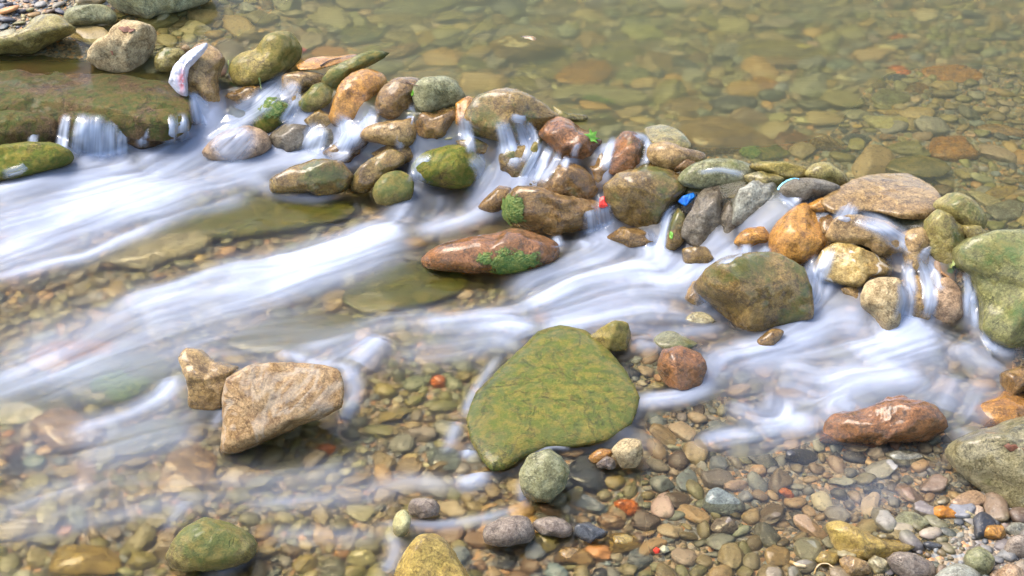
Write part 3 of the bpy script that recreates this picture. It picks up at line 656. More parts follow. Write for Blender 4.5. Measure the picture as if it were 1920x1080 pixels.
SUB += [
 ('rock', 'green', 'f', 'long weedy brown-green rock under water below the brown flat-topped rock', "300,442 360,407 450,385 560,376 640,386 655,410 560,436 430,452 340,456", dict(T=.12, lift=.008)),
 ('rock', 'green', 'f', 'broad weedy rock under water left of the long reddish rock', "645,565 700,522 770,502 850,512 872,545 800,577 700,594", dict(T=.12, lift=.008)),
 ('rock', 'moss', 'f', 'dim olive rock under fast water above the large split tan rock', "420,655 500,615 600,600 690,615 650,652 520,674", dict(T=.12)),
 ('rock', 'moss', 'f', 'dim mossy rock under fast water at the left photo edge', "-40,745 60,718 130,740 125,792 40,804 -40,800", dict(T=.15)),
 ('rock', 'green', 'f', 'weedy oblong rock under fast water left of the large split rock', "210,835 260,800 330,795 345,820 300,850 235,860", dict(T=.15, lift=.008)),
 ('stone', 'yellow', 'f', 'yellow blurred stone under the middle of the brook', "598,570 620,553 667,555 674,570 640,582", {}),
 ('stone', 'yellow', 'f', 'tan blurred stone left of the yellow blurred stone', "478,586 500,568 542,572 536,594", {}),
 ('stone', 'yellow', 'f', 'lone tan stone below the long pale submerged rock', "194,556 205,540 233,542 236,561 212,567", {}),
 ('stone', 'yellow', 'f', 'tan oblong stone under water left of the mossy slab', "778,680 800,660 845,655 850,675 800,695", {}),
 ('pebble', 'brick', 'r', 'orange pebble under water left of the mossy slab', "807,722 815,710 833,712 834,731 815,735", {}),
 ('pebble', 'brick', 'r', 'orange pebble below the right end of the split tan rock', "591,853 605,838 629,842 623,859 600,863", {}),
 ('rock', 'tanwet', 'F', 'brown blocky rock under water below the split tan rock', "298,917 315,865 370,845 407,865 396,912 340,931 305,931", dict(T=.2)),
 ('stone', 'yellow', 'r', 'yellow-tan stone right of the brown blocky submerged rock', "444,902 470,884 499,890 496,917 460,917", {}),
 ('pebble', 'yellow', 'r', 'yellow three-sided pebble touching the brown blocky submerged rock', "381,919 395,902 413,905 411,926 390,929", {}),
 ('pebble', 'yellow', 'r', 'yellow-tan oval pebble left below the brown blocky submerged rock', "249,941 265,925 291,928 286,946 262,951", {}),
 ('stone', 'pink', 'f', 'pinkish upright stone under water left of the brown blocky rock', "138,902 150,874 181,880 176,927 146,931", {}),
 ('pebble', 'cream', 'f', 'pale oval stone under water near the bottom left', "69,982 80,950 106,945 109,970 90,992", {}),
 ('stone', 'olive', 'f', 'wide olive stone behind the wrapper under the thin crest film', "1320,285 1345,272 1385,280 1380,296 1340,297", {}),
]
for kind, mat, sty, lab, poly, kw in SUB:
    S(kind, mat, sty, 's', lab, poly, **kw)

# ---------------------------------------------------------------- the bed: sand and grit
def build_bed():
    us = np.concatenate([np.linspace(-3.2, -1.25, 14)[:-1], np.linspace(-1.25, 1.25, 300), np.linspace(1.25, 3.2, 14)[1:]])
    y = []
    for py in np.linspace(1300, -260, 300): y.append(float(at(960, py, 0)[1]))
    y = np.array(y + list(np.linspace(y[-1] + .2, 14, 24)))
    y = np.concatenate([np.linspace(.2, y[0], 10)[:-1], y])
    hw = .37 * np.hypot(y, CAM_H) + .25
    X = us[None, :] * hw[:, None]; Y = np.repeat(y[:, None], len(us), 1)
    x, yy = X.ravel(), Y.ravel()
    z = bed_z(x, yy)
    z = z + .006 * fbm(np.stack([x * 7, yy * 7, x * 0], 1), 4)
    n, m = X.shape
    i = np.arange(n * m).reshape(n, m)
    f = np.stack([i[:-1, :-1], i[:-1, 1:], i[1:, 1:], i[1:, :-1]], -1).reshape(-1, 4)
    k = N('sand_and_grit')
    P = k.coords(False)
    v = k.n("TexVoronoi"); k.put(v.inputs["Vector"], P); v.inputs["Scale"].default_value = 95
    hue = k.n("SeparateColor"); k.put(hue.inputs[0], v.outputs["Color"])
    a = k.mix(k.step(hue.outputs[0], .2, .8), (.10, .085, .065, 1), (.30, .23, .15, 1))
    a = k.mix(k.math('MULTIPLY', k.step(hue.outputs[1], .82, .9), .8), a, (.46, .24, .10, 1))
    a = k.mix(k.math('MULTIPLY', k.step(hue.outputs[2], .7, .9), .8), a, (.17, .19, .20, 1))
    a = k.mix(k.math('MULTIPLY', k.step(k.noise(P, 2.2, 4), .52, .68), .45), a, (.13, .135, .035, 1))
    b = k.n("BsdfPrincipled"); k.put(b.inputs["Base Color"], a); b.inputs["Roughness"].default_value = .6
    bp = k.n("Bump"); bp.inputs["Distance"].default_value = .006; bp.inputs["Strength"].default_value = .9
    k.put(bp.inputs["Height"], k.math('ADD', k.math('MULTIPLY', v.outputs["Distance"], -1.2), k.noise(P, 60, 5)))
    k.put(b.inputs["Normal"], bp.outputs[0]); k.put(k.out.inputs[0], b.outputs[0])
    o = link('stream_bed', mesh('stream_bed', np.stack([x, yy, z], 1), f, k.m))
    tag(o, kind='structure')
build_bed()

# ---------------------------------------------------------------- pebbles
PAL = [  # word, colour, weight in the brook, weight in the pool, weight ashore
 ('grey', (.23, .22, .195), 1.0, .9, 1.2), ('blue-grey', (.165, .185, .20), .7, .35, 1.0), ('tan', (.36, .255, .135), 1.6, 1.2, 1.3), ('ochre', (.38, .22, .075), 1.2, .9, .7),
 ('brown', (.19, .115, .055), 1.8, 1.6, 1.3), ('olive', (.21, .18, .07), 1.1, 2.0, .4), ('pinkish', (.38, .27, .20), .4, .25, .5), ('orange', (.44, .19, .065), .24, .04, .2),
 ('dark slate', (.055, .056, .065), .9, .6, 1.2), ('cream', (.46, .40, .25), .4, .45, .4), ('mauve', (.22, .175, .16), .5, .25, .8)]

def pebble_mat():
    k = N('river_pebbles')
    P = k.coords(False)
    base = k.attr('tint', "Color")
    s = k.noise(P, 90, 6, .65)
    col = k.mix(k.math('MULTIPLY', k.step(s, .50, .66), .5), base, (.05, .042, .03, 1))
    col = k.mix(k.math('MULTIPLY', k.step(k.noise(P, 160, 4, .7), .55, .7), .3), col, (.5, .44, .33, 1))
    col = k.mix(k.math('MULTIPLY', k.step(k.noise(P, 2.6, 4, .6), .53, .66), .5), col, (.13, .14, .035, 1))
    b = k.n("BsdfPrincipled"); k.put(b.inputs["Base Color"], col)
    k.put(b.inputs["Roughness"], k.math('MULTIPLY_ADD', s, .5, .2))
    bp = k.n("Bump"); bp.inputs["Distance"].default_value = .003; bp.inputs["Strength"].default_value = .6
    k.put(bp.inputs["Height"], k.noise(P, 110, 5, .6)); k.put(b.inputs["Normal"], bp.outputs[0])
    k.put(k.out.inputs[0], b.outputs[0])
    return k.m
M['pebble'] = pebble_mat()

def inside(poly, px, py):
    x, y = poly[:, 0], poly[:, 1]; x2, y2 = np.roll(x, -1), np.roll(y, -1)
    c = np.zeros(len(px), bool)
    for a, b, a2, b2 in zip(x, y, x2, y2):
        if b == b2: continue
        m = ((b > py) != (b2 > py)) & (px < (a2 - a) * (py - b) / (b2 - b) + a)
        c ^= m
    return c

KEEP_OUT = ["-330,150 -20,112 120,62 160,62 190,120 215,140 280,140 350,150 350,240 -330,240"]

def algae(x, y, shore):
    q = np.stack([x * 1.7, y * 2.3, x * 0 + 3.3], 1)
    a = smooth((fbm(q, 3) + .10 + .22 * smooth((.15 - x) / .5)) / .35)
    return np.where(shore, 0, a)

def scatter():
    g = np.random.default_rng(21)
    n = 190000
    px = g.uniform(-330, 2250, n); py = g.uniform(-110, 1190, n)
    acc = 1 / (1 + ((py + 900) / 900) ** 2)                      # spread evenly over the ground rather than over the sighting
    keep = g.random(n) < acc / acc.max(); px, py = px[keep], py[keep]
    P = hit(px, py, bed_z)
    x, y, z = P.T
    dam = water_base(x, y)
    pool = dam > .12
    bd = bed_depth(x, y)
    shore = bd < .004
    r = np.exp(g.normal(math.log(.0088), .55, len(x)))
    r = np.where(pool, r * 1.45, r); r = np.where(shore, r * .66, r)
    r = np.where((py < 75) & (px < 160), r * .8, r)
    gap = np.clip((x - at(1500, 300, ZU)[0]) / .6, 0, 1) * pool
    r = r * (1 - .35 * gap)
    r = np.clip(r, .0042, np.where(pool, .06, np.where(shore, .030, .027)))
    o = np.argsort(-r); x, y, z, r, px, py, pool, shore, bd = [a[o] for a in (x, y, z, r, px, py, pool, shore, bd)]
    blocked = np.zeros(len(x), bool)
    for D in OUTLINES: 
        c = D.mean(0); blocked |= inside(c + (D - c) * .93, px, py)
    for z_ in KEEP_OUT: blocked |= inside(pts(z_), px, py)
    cell = .07; H = {}; sel = []
    for i in range(len(x)):
        if blocked[i]: continue
        ci, cj = int(x[i] // cell), int(y[i] // cell)
        ok = True
        for a in (ci - 1, ci, ci + 1):
            for b in (cj - 1, cj, cj + 1):
                for j in H.get((a, b), ()):
                    if (x[i] - x[j]) ** 2 + (y[i] - y[j]) ** 2 < (.80 * (r[i] + r[j])) ** 2: ok = False; break
                if not ok: break
            if not ok: break
        if ok:
            H.setdefault((ci, cj), []).append(i); sel.append(i)
    s = np.array(sel)
    return [a[s] for a in (x, y, z, r, px, py, pool, shore)]

def one_pebble(dirs, r, g, pool):
    ax = np.array([r * g.uniform(.95, 1.5), r * g.uniform(.7, 1.05), r * g.uniform(.34, .62) * (.8 if pool else 1)])
    e = g.uniform(2.1, 3.2)
    k = (np.abs(dirs) ** e).sum(1) ** (-1 / e)
    for _ in range(g.integers(3, 9)):
        n = g.normal(size=3); n /= np.linalg.norm(n)
        k = np.minimum(k, g.uniform(.62, .93) / np.maximum(dirs @ n, .01))
    V = dirs * k[:, None] * (1 + .24 * gnoise(dirs * 1.3 + g.uniform(-40, 40, 3)))[:, None] * ax
    a = g.uniform(0, 6.283); t = g.normal(0, .22); u = g.normal(0, .22)
    ca, sa = math.cos(a), math.sin(a)
    V = V @ np.array([[1, 0, t], [0, 1, u], [-t, -u, 1]]).T
    return V @ np.array([[ca, -sa, 0], [sa, ca, 0], [0, 0, 1]]).T, ax[2]

SC = scatter()
def pebbles():
    x, y, z, r, px, py, pool, shore = SC
    g = np.random.default_rng(5)
    W = np.array([[p[2], p[3], p[4]] for p in PAL]); C = np.array([p[1] for p in PAL])
    w = np.where(shore[:, None], W[:, 2], np.where(pool[:, None], W[:, 1], W[:, 0]))
    w = w / w.sum(1)[:, None]
    ci = (w.cumsum(1) < g.random(len(x))[:, None]).sum(1).clip(0, len(PAL) - 1)
    ppx, ppy, dep = proj(np.stack([x, y, z], 1))
    app = r / dep
    fr = (ppx > 5) & (ppx < 1915) & (ppy > 5) & (ppy < 1075)
    cand = np.where(fr)[0]; cand = cand[np.argsort(-app[cand])]
    solo = cand[:230]
    # single pebbles
    al = algae(x, y, shore)
    def AL(i, c):
        t = al[i] * (.65 if pool[i] else .75 if x[i] < .2 else .3) * g.uniform(.5, 1.1)
        if not pool[i] and x[i] > .2: c = .88 * (c * .72 + c.mean() * .28)
        return c * (1 - t) + np.array((.145, .13, .025) if not pool[i] else (.165, .15, .06)) * t
    marks = [(i, s[1], s[2]) for i, s in enumerate(STONES) if s[2] > 40]
    used = {}
    info = []
    for i in solo:
        best = min(marks, key=lambda m: math.hypot(m[1][0] - ppx[i], (m[1][1] - ppy[i]) * 1.3) - .5 * m[2])
        dx, dy = ppx[i] - best[1][0], ppy[i] - best[1][1]
        rel = ('right of' if dx > 0 else 'left of') if abs(dx) > abs(dy) * .9 else ('below' if dy > 0 else 'behind')
        key = (PAL[ci[i]][0], rel, best[0])
        info.append((key, math.hypot(dx, dy), i))
    info.sort(key=lambda t: t[1])
    d3, f3 = ico(4)
    for key, dist, i in info:
        k = used.get(key, 0); used[key] = k + 1
        V, h = one_pebble(d3, r[i], g, pool[i])
        V = V * (1 + .05 * fbm(d3 * 3 + i, 3))[:, None]
        C0 = AL(i, C[ci[i]] * g.uniform(.6, 1.1) * (1 + g.normal(0, .04, 3)))
        me = mesh('pebble', V, f3, M['pebble'])
        point_attr(me, 'tint', np.tile(np.append(C0, 1), (len(V), 1)), 'FLOAT_COLOR')
        o = link('pebble', me, (x[i], y[i], z[i] + h * .45))
        own = SHORT[key[2]]
        word = ['', 'second ', 'third ', 'fourth ', 'fifth ', 'sixth ', 'seventh ', 'eighth ', 'ninth ', 'tenth '][min(k, 9)]
        where = 'on the gravel' if shore[i] else ('under the pool' if pool[i] else 'under the brook')
        lab = f"{word}{'nearest ' if not k else 'nearest '}{key[0]} pebble {where} {key[1]} the {own}"
        if k == 0: lab = f"nearest {key[0]} pebble {where} {key[1]} the {own}"
        tag(o, lab, 'pebble', 'pebbles on the gravel' if shore[i] else ('pebbles under the pool' if pool[i] else 'pebbles under the brook'))
    # the rest as gravel
    rest = np.setdiff1d(np.arange(len(x)), solo)
    VV, FF, CC, b = [], [], [], 0
    for i in rest:
        d, f = ico(2 if app[i] > .0028 else 1)
        V, h = one_pebble(d, r[i], g, pool[i])
        VV.append(V + (x[i], y[i], z[i] + h * .4)); FF.append(f + b); b += len(V)
        C0 = AL(i, C[ci[i]] * g.uniform(.45, 1.1) * (1 + g.normal(0, .05, 3)))
        CC.append(np.tile(np.append(C0, 1), (len(V), 1)))
    me = mesh('gravel', np.vstack(VV), np.vstack(FF), M['pebble'])
    point_attr(me, 'tint', np.vstack(CC), 'FLOAT_COLOR')
    tag(link('gravel', me), 'loose river pebbles covering the stream bed and shore', kind='stuff')
    print('pebbles', len(x))

SHORT = {i: ' '.join(s[3].split()[:]) for i, s in enumerate(STONES)}
def shorten():
    cut = (' lying ', ' between ', ' at the ', ' with ', ' in the ', ' under ', ' beside ', ' where ', ' right of ', ' left of ', ' below ', ' behind ', ' standing ', ' tucked ', ' on the ', ' half ', ' pouring ', ' crossed ', ' cut ', ' resting ', ' just ', ', ', ' carpeted ', ' breaking ', ' veiled ', ' leaning ', ' amid ', ' thick ', ' perched ', ' sunken ', ' peeking ', ' and ', ' touching ', ' beneath ', ' above ', ' slanting ', ' near the ', ' sunk ', ' against ')
    for i, s in SHORT.items():
        t = s
        for c in cut:
            k = t.find(c)
            if k > 8: t = t[:k]
        SHORT[i] = ' '.join(t.split()[:5]).replace('largest ', '')
shorten()
pebbles()

# ---------------------------------------------------------------- weed on the stones, leaves, twigs and litter
bpy.context.view_layer.update()
_dg = bpy.context.evaluated_depsgraph_get()

def spot(px, py):
    d = Vector(ray(px, py).ravel()).normalized()
    ok, loc, nor, *_ = scene.ray_cast(_dg, Vector(CAMP), d)
    return np.array(loc), np.array(nor)

def plain(name, c1, c2, rough=.5, scale=40, trans=0.0, bump=.003):
    k = N(name); P = k.coords()
    col = k.mix(k.step(k.noise(P, scale, 5, .6), .38, .62), c4(c1), c4(c2))
    b = k.n("BsdfPrincipled"); k.put(b.inputs["Base Color"], col); b.inputs["Roughness"].default_value = rough
    bp = k.n("Bump"); bp.inputs["Distance"].default_value = bump; bp.inputs["Strength"].default_value = .8
    k.put(bp.inputs["Height"], k.noise(P, scale * 2, 4)); k.put(b.inputs["Normal"], bp.outputs[0])
    out = b.outputs[0]
    if trans:
        t = k.n("BsdfTranslucent"); k.put(t.inputs[0], col)
        m = k.n("MixShader"); m.inputs[0].default_value = trans; k.put(m.inputs[1], out); k.put(m.inputs[2], t.outputs[0]); out = m.outputs[0]
    k.put(k.out.inputs[0], out)
    return k.m
M['algae'] = plain('bright_green_algae', (.05, .095, .012), (.13, .15, .03), .55, 90, bump=.008)
def algae_mat():
    k = N('bright_green_algae'); P = k.coords()
    col = k.mix(k.step(k.noise(P, 80, 5, .6), .38, .62), (.05, .115, .012, 1), (.15, .19, .03, 1))
    b = k.n("BsdfPrincipled"); k.put(b.inputs["Base Color"], col); b.inputs["Roughness"].default_value = .5
    bp = k.n("Bump"); bp.inputs["Distance"].default_value = .008; k.put(bp.inputs["Height"], k.noise(P, 190, 4)); k.put(b.inputs["Normal"], bp.outputs[0])
    t = k.n("BsdfTransparent"); m = k.n("MixShader")
    k.put(m.inputs[0], k.step(k.math('ADD', k.attr('cover'), k.math('MULTIPLY', k.math('SUBTRACT', k.noise(P, 120, 6, .7), .5), 1.8)), .30, .55))
    k.put(m.inputs[1], t.outputs[0]); k.put(m.inputs[2], b.outputs[0]); k.put(k.out.inputs[0], m.outputs[0])
    return k.m
M['algae'] = algae_mat()
M['leaf_green'] = plain('fresh_leaf', (.10, .30, .02), (.16, .38, .04), .4, 60, .25)
M['leaf_pale'] = plain('pale_leaf', (.34, .42, .12), (.42, .48, .20), .5, 60, .25)
M['leaf_yellow'] = plain('yellow_leaf', (.62, .52, .12), (.5, .4, .06), .5, 60, .2)
M['leaf_dead'] = plain('dead_leaf', (.20, .075, .035), (.12, .045, .022), .6, 60, .1)
M['leaf_dark'] = plain('dark_dead_leaf', (.06, .03, .03), (.10, .04, .045), .5, 60, .1)
M['twig'] = plain('twig_bark', (.36, .20, .07), (.24, .12, .05), .6, 60)
M['twig_pale'] = plain('pale_stem', (.52, .40, .22), (.40, .28, .14), .6, 60)
M['twig_dark'] = plain('dark_twig', (.12, .07, .04), (.07, .045, .03), .6, 60)
M['blue'] = plain('blue_plastic', (.02, .16, .62), (.02, .26, .80), .3, 50)
M['cyan'] = plain('light_blue_plastic', (.10, .50, .85), (.25, .66, .9), .3, 50)
M['redp'] = plain('red_plastic', (.85, .06, .035), (.75, .045, .03), .35, 50)
M['magenta'] = plain('pink_plastic', (.72, .04, .12), (.55, .03, .10), .35, 50)
M['whitep'] = plain('white_bead', (.62, .66, .60), (.5, .55, .5), .3, 50)

def weed(owner, px, py, rad, thick=.006, squash=.6):
    """a mat of weed grown on one stone: the skin of that stone lifted a little, as a part of it"""
    o = [s for s in STONES if owner in s[3]][0][0]
    me = o.data; n = len(me.vertices)
    V = np.empty(n * 3); me.vertices.foreach_get('co', V); V = V.reshape(-1, 3)
    Nn = np.empty(n * 3); me.vertices.foreach_get('normal', Nn); Nn = Nn.reshape(-1, 3)
    Fc = np.empty(len(me.polygons) * 3, np.int32); me.polygons.foreach_get('vertices', Fc); Fc = Fc.reshape(-1, 3)
    Wv = V + np.array(o.location)
    qx, qy, _ = proj(Wv)
    toward = (Nn * (CAMP - Wv)).sum(1) > -.05
    d = np.hypot(qx - px, (qy - py) / squash) / rad + .7 * fbm(Wv * 26, 3)
    inn = (d < 1) & toward
    keep = inn[Fc].all(1)
    if keep.sum() < 8: print('no weed', owner); return
    ids, inv = np.unique(Fc[keep], return_inverse=True)
    lift = thick * (smooth((1 - d[ids]) * 3) * (.7 + .8 * np.abs(fbm(Wv[ids] * 90, 3)))) - .0006
    mm = mesh('algae', V[ids] + Nn[ids] * lift[:, None], inv.reshape(-1, 3), M['algae'])
    point_attr(mm, 'cover', np.clip((1 - d[ids]) * 1.6, 0, 1))
    link('algae', mm, parent=o)
weed('long reddish half-sunk', 955, 488, 78, .007, .42)
weed('glossy brown block', 958, 395, 34, .008, 1.2)
weed('green algae-topped', 512, 205, 34, .005, .7)
weed('long pale stone just behind', 1105, 212, 46, .006, .5)
weed('dark green weedy rock', 225, 725, 70, .006, .5)
weed('green mossy stone right', 1405, 296, 26, .005, .8)

LEAF = {
 'lobed': [(0, -.5), (.08, -.2), (.45, -.28), (.3, -.02), (.5, .2), (.2, .16), (.12, .3), (0, .55), (-.12, .3), (-.2, .16), (-.5, .2), (-.3, -.02), (-.45, -.28), (-.08, -.2)],
 'oval': [(0, -.5), (.16, -.36), (.26, -.12), (.27, .12), (.17, .34), (0, .5), (-.17, .34), (-.27, .12), (-.26, -.12), (-.16, -.36)],
 'blade': [(0, -.5), (.06, -.3), (.085, 0), (.06, .3), (0, .5), (-.06, .3), (-.085, 0), (-.06, -.3)],
 'curled': [(0, -.5), (.14, -.34), (.1, -.16), (.22, .02), (.12, .2), (.18, .32), (0, .5), (-.1, .34), (-.2, .14), (-.08, -.06), (-.18, -.24)]}
def leaf(kind, label, cat, px, py, length, turn, form, mat, curl=.25, flat=False):
    P, n = spot(px, py)
    if flat: n = np.array([0, 0, 1.0])
    n = n / np.linalg.norm(n)
    if n[2] < .25: n = n + np.array([0, -.1, .5]); n /= np.linalg.norm(n)
    size = length * proj(P)[2] / F
    up = UP - n * (UP @ n); up /= np.linalg.norm(up); rt = np.cross(up, n)
    ca, sa = math.cos(R(turn)), math.sin(R(turn))
    a1 = rt * ca + up * sa; a2 = -rt * sa + up * ca       # a1 across, a2 along
    out = np.array(LEAF[form]); m = len(out)
    rings = [1.0, .66, .33]
    V = []
    for t in rings:
        for x, y in out * t:
            h = curl * (y * y + 1.6 * x * x) + .04 * math.sin(9 * x + 7 * y)
            V.append(P + size * (a1 * x + a2 * y + n * (h + .04)))
    V.append(P + size * n * .04)
    f = []
    for r in range(2):
        for i in range(m):
            j = (i + 1) % m
            f += [(r * m + i, r * m + j, (r + 1) * m + j), (r * m + i, (r + 1) * m + j, (r + 1) * m + i)]
    for i in range(m): f.append((2 * m + i, 2 * m + (i + 1) % m, 3 * m))
    k = len(V)
    V2 = [v - n * max(.0006, size * .012) for v in V]
    f2 = [(a + k, c + k, b + k) for a, b, c in f]
    side = []
    for i in range(m):
        j = (i + 1) % m
        side += [(i, i + k, j + k), (i, j + k, j)]
    o = link(kind, mesh(kind, np.array(V + V2) - P, f + f2 + side, M[mat]), P)
    tag(o, label, cat)

def tube(kind, label, cat, path, rad, mat, rise=None, taper=.5, flat=1.0):
    p = pts(path)
    W3 = np.array([spot(*q)[0] for q in p])
    dep = np.median(proj(W3)[2])
    W3 = CAMP + ray(p[:, 0], p[:, 1]) * (np.minimum(proj(W3)[2], dep + .03) - .006)[:, None]
    if rise is not None: W3[:, 2] += rise
    t = np.linspace(0, 1, len(p)); tt = np.linspace(0, 1, 22)
    C = np.stack([np.interp(tt, t, W3[:, i]) for i in range(3)], 1)
    for _ in range(3): C[1:-1] = (C[:-2] + 2 * C[1:-1] + C[2:]) / 4
    T = np.gradient(C, axis=0); T /= np.linalg.norm(T, axis=1)[:, None]
    A = np.cross(T, np.array([.1, .2, 1.0])); A /= np.linalg.norm(A, axis=1)[:, None]; B = np.cross(T, A)
    sc = dep / F; V = []; m = 8
    for i in range(22):
        r = rad * sc * (1 - (1 - taper) * tt[i]) * (.35 if i in (0, 21) else 1) * (1 + .12 * math.sin(i * 2.1))
        for k in range(m):
            a = k * 2 * math.pi / m
            V.append(C[i] + r * (A[i] * math.cos(a) + B[i] * math.sin(a) * flat))
    f = [(i * m + k, i * m + (k + 1) % m, (i + 1) * m + (k + 1) % m, (i + 1) * m + k) for i in range(21) for k in range(m)]
    me = mesh(kind, np.array(V) - C[0], f, M[mat])
    tag(link(kind, me, C[0]), label, cat)

leaf('fallen_leaf', 'curled red-brown dead leaf lying on the dry beige rock', 'leaf', 239, 57, 36, 80, 'curled', 'leaf_dead', .35)
leaf('leaf_scrap', 'tiny red-brown leaf scrap on the face of the dry beige rock', 'leaf', 210, 98, 12, 20, 'curled', 'leaf_dead', .3)
leaf('fallen_leaf', 'fresh green lobed leaf caught beside the reddish flat-topped rock', 'leaf', 1110, 258, 34, 75, 'lobed', 'leaf_green', .25)
leaf('fallen_leaf', 'small round green leaf on the narrow dark wet stone', 'leaf', 1259, 441, 17, 10, 'oval', 'leaf_green', .2)
leaf('fallen_leaf', 'pale green ragged leaf beside the upright olive boulder', 'leaf', 1788, 494, 30, -45, 'curled', 'leaf_pale', .2)
leaf('fallen_leaf', 'small green leaf just below the pale ragged leaf', 'leaf', 1783, 507, 20, -75, 'oval', 'leaf_green', .2)
leaf('fallen_leaf', 'dark purple-brown dead leaf between bag slab and aslant mossy boulder', 'leaf', 420, 142, 26, 25, 'oval', 'leaf_dark', .4)
leaf('grass_blade', 'green blade of grass stuck below the aslant mossy boulder', 'grass blade', 441, 166, 30, 40, 'blade', 'leaf_green', .2)
leaf('grass_blade', 'pale green blade upright beside the dark dead leaf', 'grass blade', 429, 126, 30, -8, 'blade', 'leaf_pale', .2)
leaf('sprout', 'tiny green sprout between the round wet stone and speckled stone', 'sprout', 774, 173, 17, 10, 'oval', 'leaf_green', .2)
leaf('fallen_leaf', 'red-brown dead leaf lying on the big grey-tan wet boulder', 'leaf', 1902, 841, 40, 75, 'curled', 'leaf_dead', .3)
leaf('fallen_leaf', 'yellow leaf sunk in the far right pool', 'leaf', 1505, 108, 36, 80, 'curled', 'leaf_yellow', .15)
leaf('wood_chip', 'small beige wood chip under the right foreground shallows', 'wood chip', 1423, 953, 24, 40, 'blade', 'twig_pale', .1)
tube('twig', 'short orange twig pointing from the pale ragged leaf', 'twig', "1764,510 1778,520 1792,528", 3.0, 'twig')
tube('twig', 'thin brown twig lying across the round olive-brown wet stone', 'twig', "760,153 772,157 784,161", 1.6, 'twig_dark')
tube('root_hair', 'thin pale root hanging from the aslant mossy boulder', 'root', "486,146 488,156 490,168", 1.8, 'leaf_pale')
tube('stem', 'curled pale stem looped over the stones of the shore row', 'stem', "1527,1078 1529,1066 1538,1057 1552,1056 1563,1064", 1.9, 'twig_pale')
tube('stick', 'short tan stick lying on the shore left of the shore row', 'stick', "1482,1056 1496,1060 1512,1062", 5, 'twig_pale')
tube('twig', 'dark twig across the flat orange slab', 'twig', "600,124 612,116 622,112 640,108", 1.6, 'twig_dark')
tube('plastic_strip', 'curved light blue plastic strip caught on the dam crest', 'plastic strip', "1459,356 1466,346 1478,338 1490,334 1499,336", 3.2, 'cyan', taper=.9, flat=.4)

def crumple(kind, label, cat, poly, mat, T=.4, fold=.35, lift=-.01):
    p = pts(poly); c, D, A = radial(p, rnd=False)
    q, _ = spot(c[0], c[1])
    dep = proj(q)[2] + lift; sc = dep / F
    dirs, faces = ico(5); r = rho(c * [1, -1], D * [1, -1], np.arctan2(dirs[:, 1], dirs[:, 0])) * sc
    t = T * math.sqrt(A) * sc
    L = shape(dirs, r, t, 2.2, 5, len(label), .5)
    size = math.sqrt(A) * sc
    fo = np.abs(gnoise(L / size * np.array([3.2, 1.6, 3]) + 5)) - .5 * np.abs(gnoise(L / size * 7 + 9))
    nr = L / np.linalg.norm(L, axis=1)[:, None]
    L = L + nr * (fo * fold * size * .5 * np.abs(dirs[:, 2]))[:, None]
    V = L[:, :1] * RT + L[:, 1:2] * UP + L[:, 2:3] * -FW
    C = CAMP + ray(c[0], c[1]).ravel() * dep
    o = link(kind, mesh(kind, V, faces, M[mat]), C)
    tag(o, label, cat)
    return o, V + C

def bag_mat():
    k = N('thin_white_plastic'); P = k.coords()
    pr = k.attr('print')
    col = k.mix(k.step(k.noise(P, 30, 5, .6), .35, .65), (.78, .80, .86, 1), (.56, .58, .66, 1))
    col = k.mix(k.math('MULTIPLY', pr, k.step(k.noise(P, 55, 3), .36, .52)), col, (.74, .12, .12, 1))
    b = k.n("BsdfPrincipled"); k.put(b.inputs["Base Color"], col); b.inputs["Roughness"].default_value = .22
    b.inputs["Coat Weight"].default_value = .5
    bp = k.n("Bump"); bp.inputs["Distance"].default_value = .008; bp.inputs["Strength"].default_value = .9
    k.put(bp.inputs["Height"], k.noise(P, 34, 5, .6, 1.5)); k.put(b.inputs["Normal"], bp.outputs[0])
    t = k.n("BsdfTranslucent"); k.put(t.inputs[0], col)
    m = k.n("MixShader"); m.inputs[0].default_value = .25; k.put(m.inputs[1], b.outputs[0]); k.put(m.inputs[2], t.outputs[0])
    k.put(k.out.inputs[0], m.outputs[0])
    return k.m
M['bag'] = bag_mat()
o, V = crumple('plastic_bag', 'crumpled white plastic bag with red print draped on the brown slab', 'plastic bag', "387,80 389,88 371,107 355,124 349,150 351,180 342,180 331,173 315,155 322,137 339,110 360,92", 'bag', .35, .6, -.05)
bx, by, _ = proj(V)
point_attr(o.data, 'print', np.exp(-(((bx - 341) / 6) ** 2 + ((by - 152) / 20) ** 2)))
crumple('wrapper', 'crumpled blue wrapper wedged beside the dark grey angular rock', 'wrapper', "1271,378 1279,368 1300,361 1308,367 1298,378 1284,387", 'blue', .4, .5, -.03)
crumple('plastic_bit', 'small red plastic bit on the end of the glossy brown block', 'plastic bit', "1125,371 1133,368 1135,378 1140,386 1131,390 1123,388", 'redp', .4, .3, -.03)
crumple('plastic_scrap', 'pink-red plastic scrap behind the aslant mossy boulder', 'plastic scrap', "557,112 566,105 578,106 582,112 570,117 560,120", 'magenta', .4, .5)
crumple('plastic_scrap', 'blue plastic scrap just below the pink-red scrap', 'plastic scrap', "549,126 556,119 561,124 556,131", 'blue', .4, .5)
crumple('bead', 'bright red bead among the bottom foreground pebbles', 'bead', "1224,1032 1230,1027 1237,1031 1236,1039 1228,1041", 'redp', .6, .1)
crumple('bead', 'whitish bead touching the bright red bead', 'bead', "1236,1030 1244,1023 1253,1027 1254,1036 1245,1040 1237,1037", 'whitep', .6, .1)

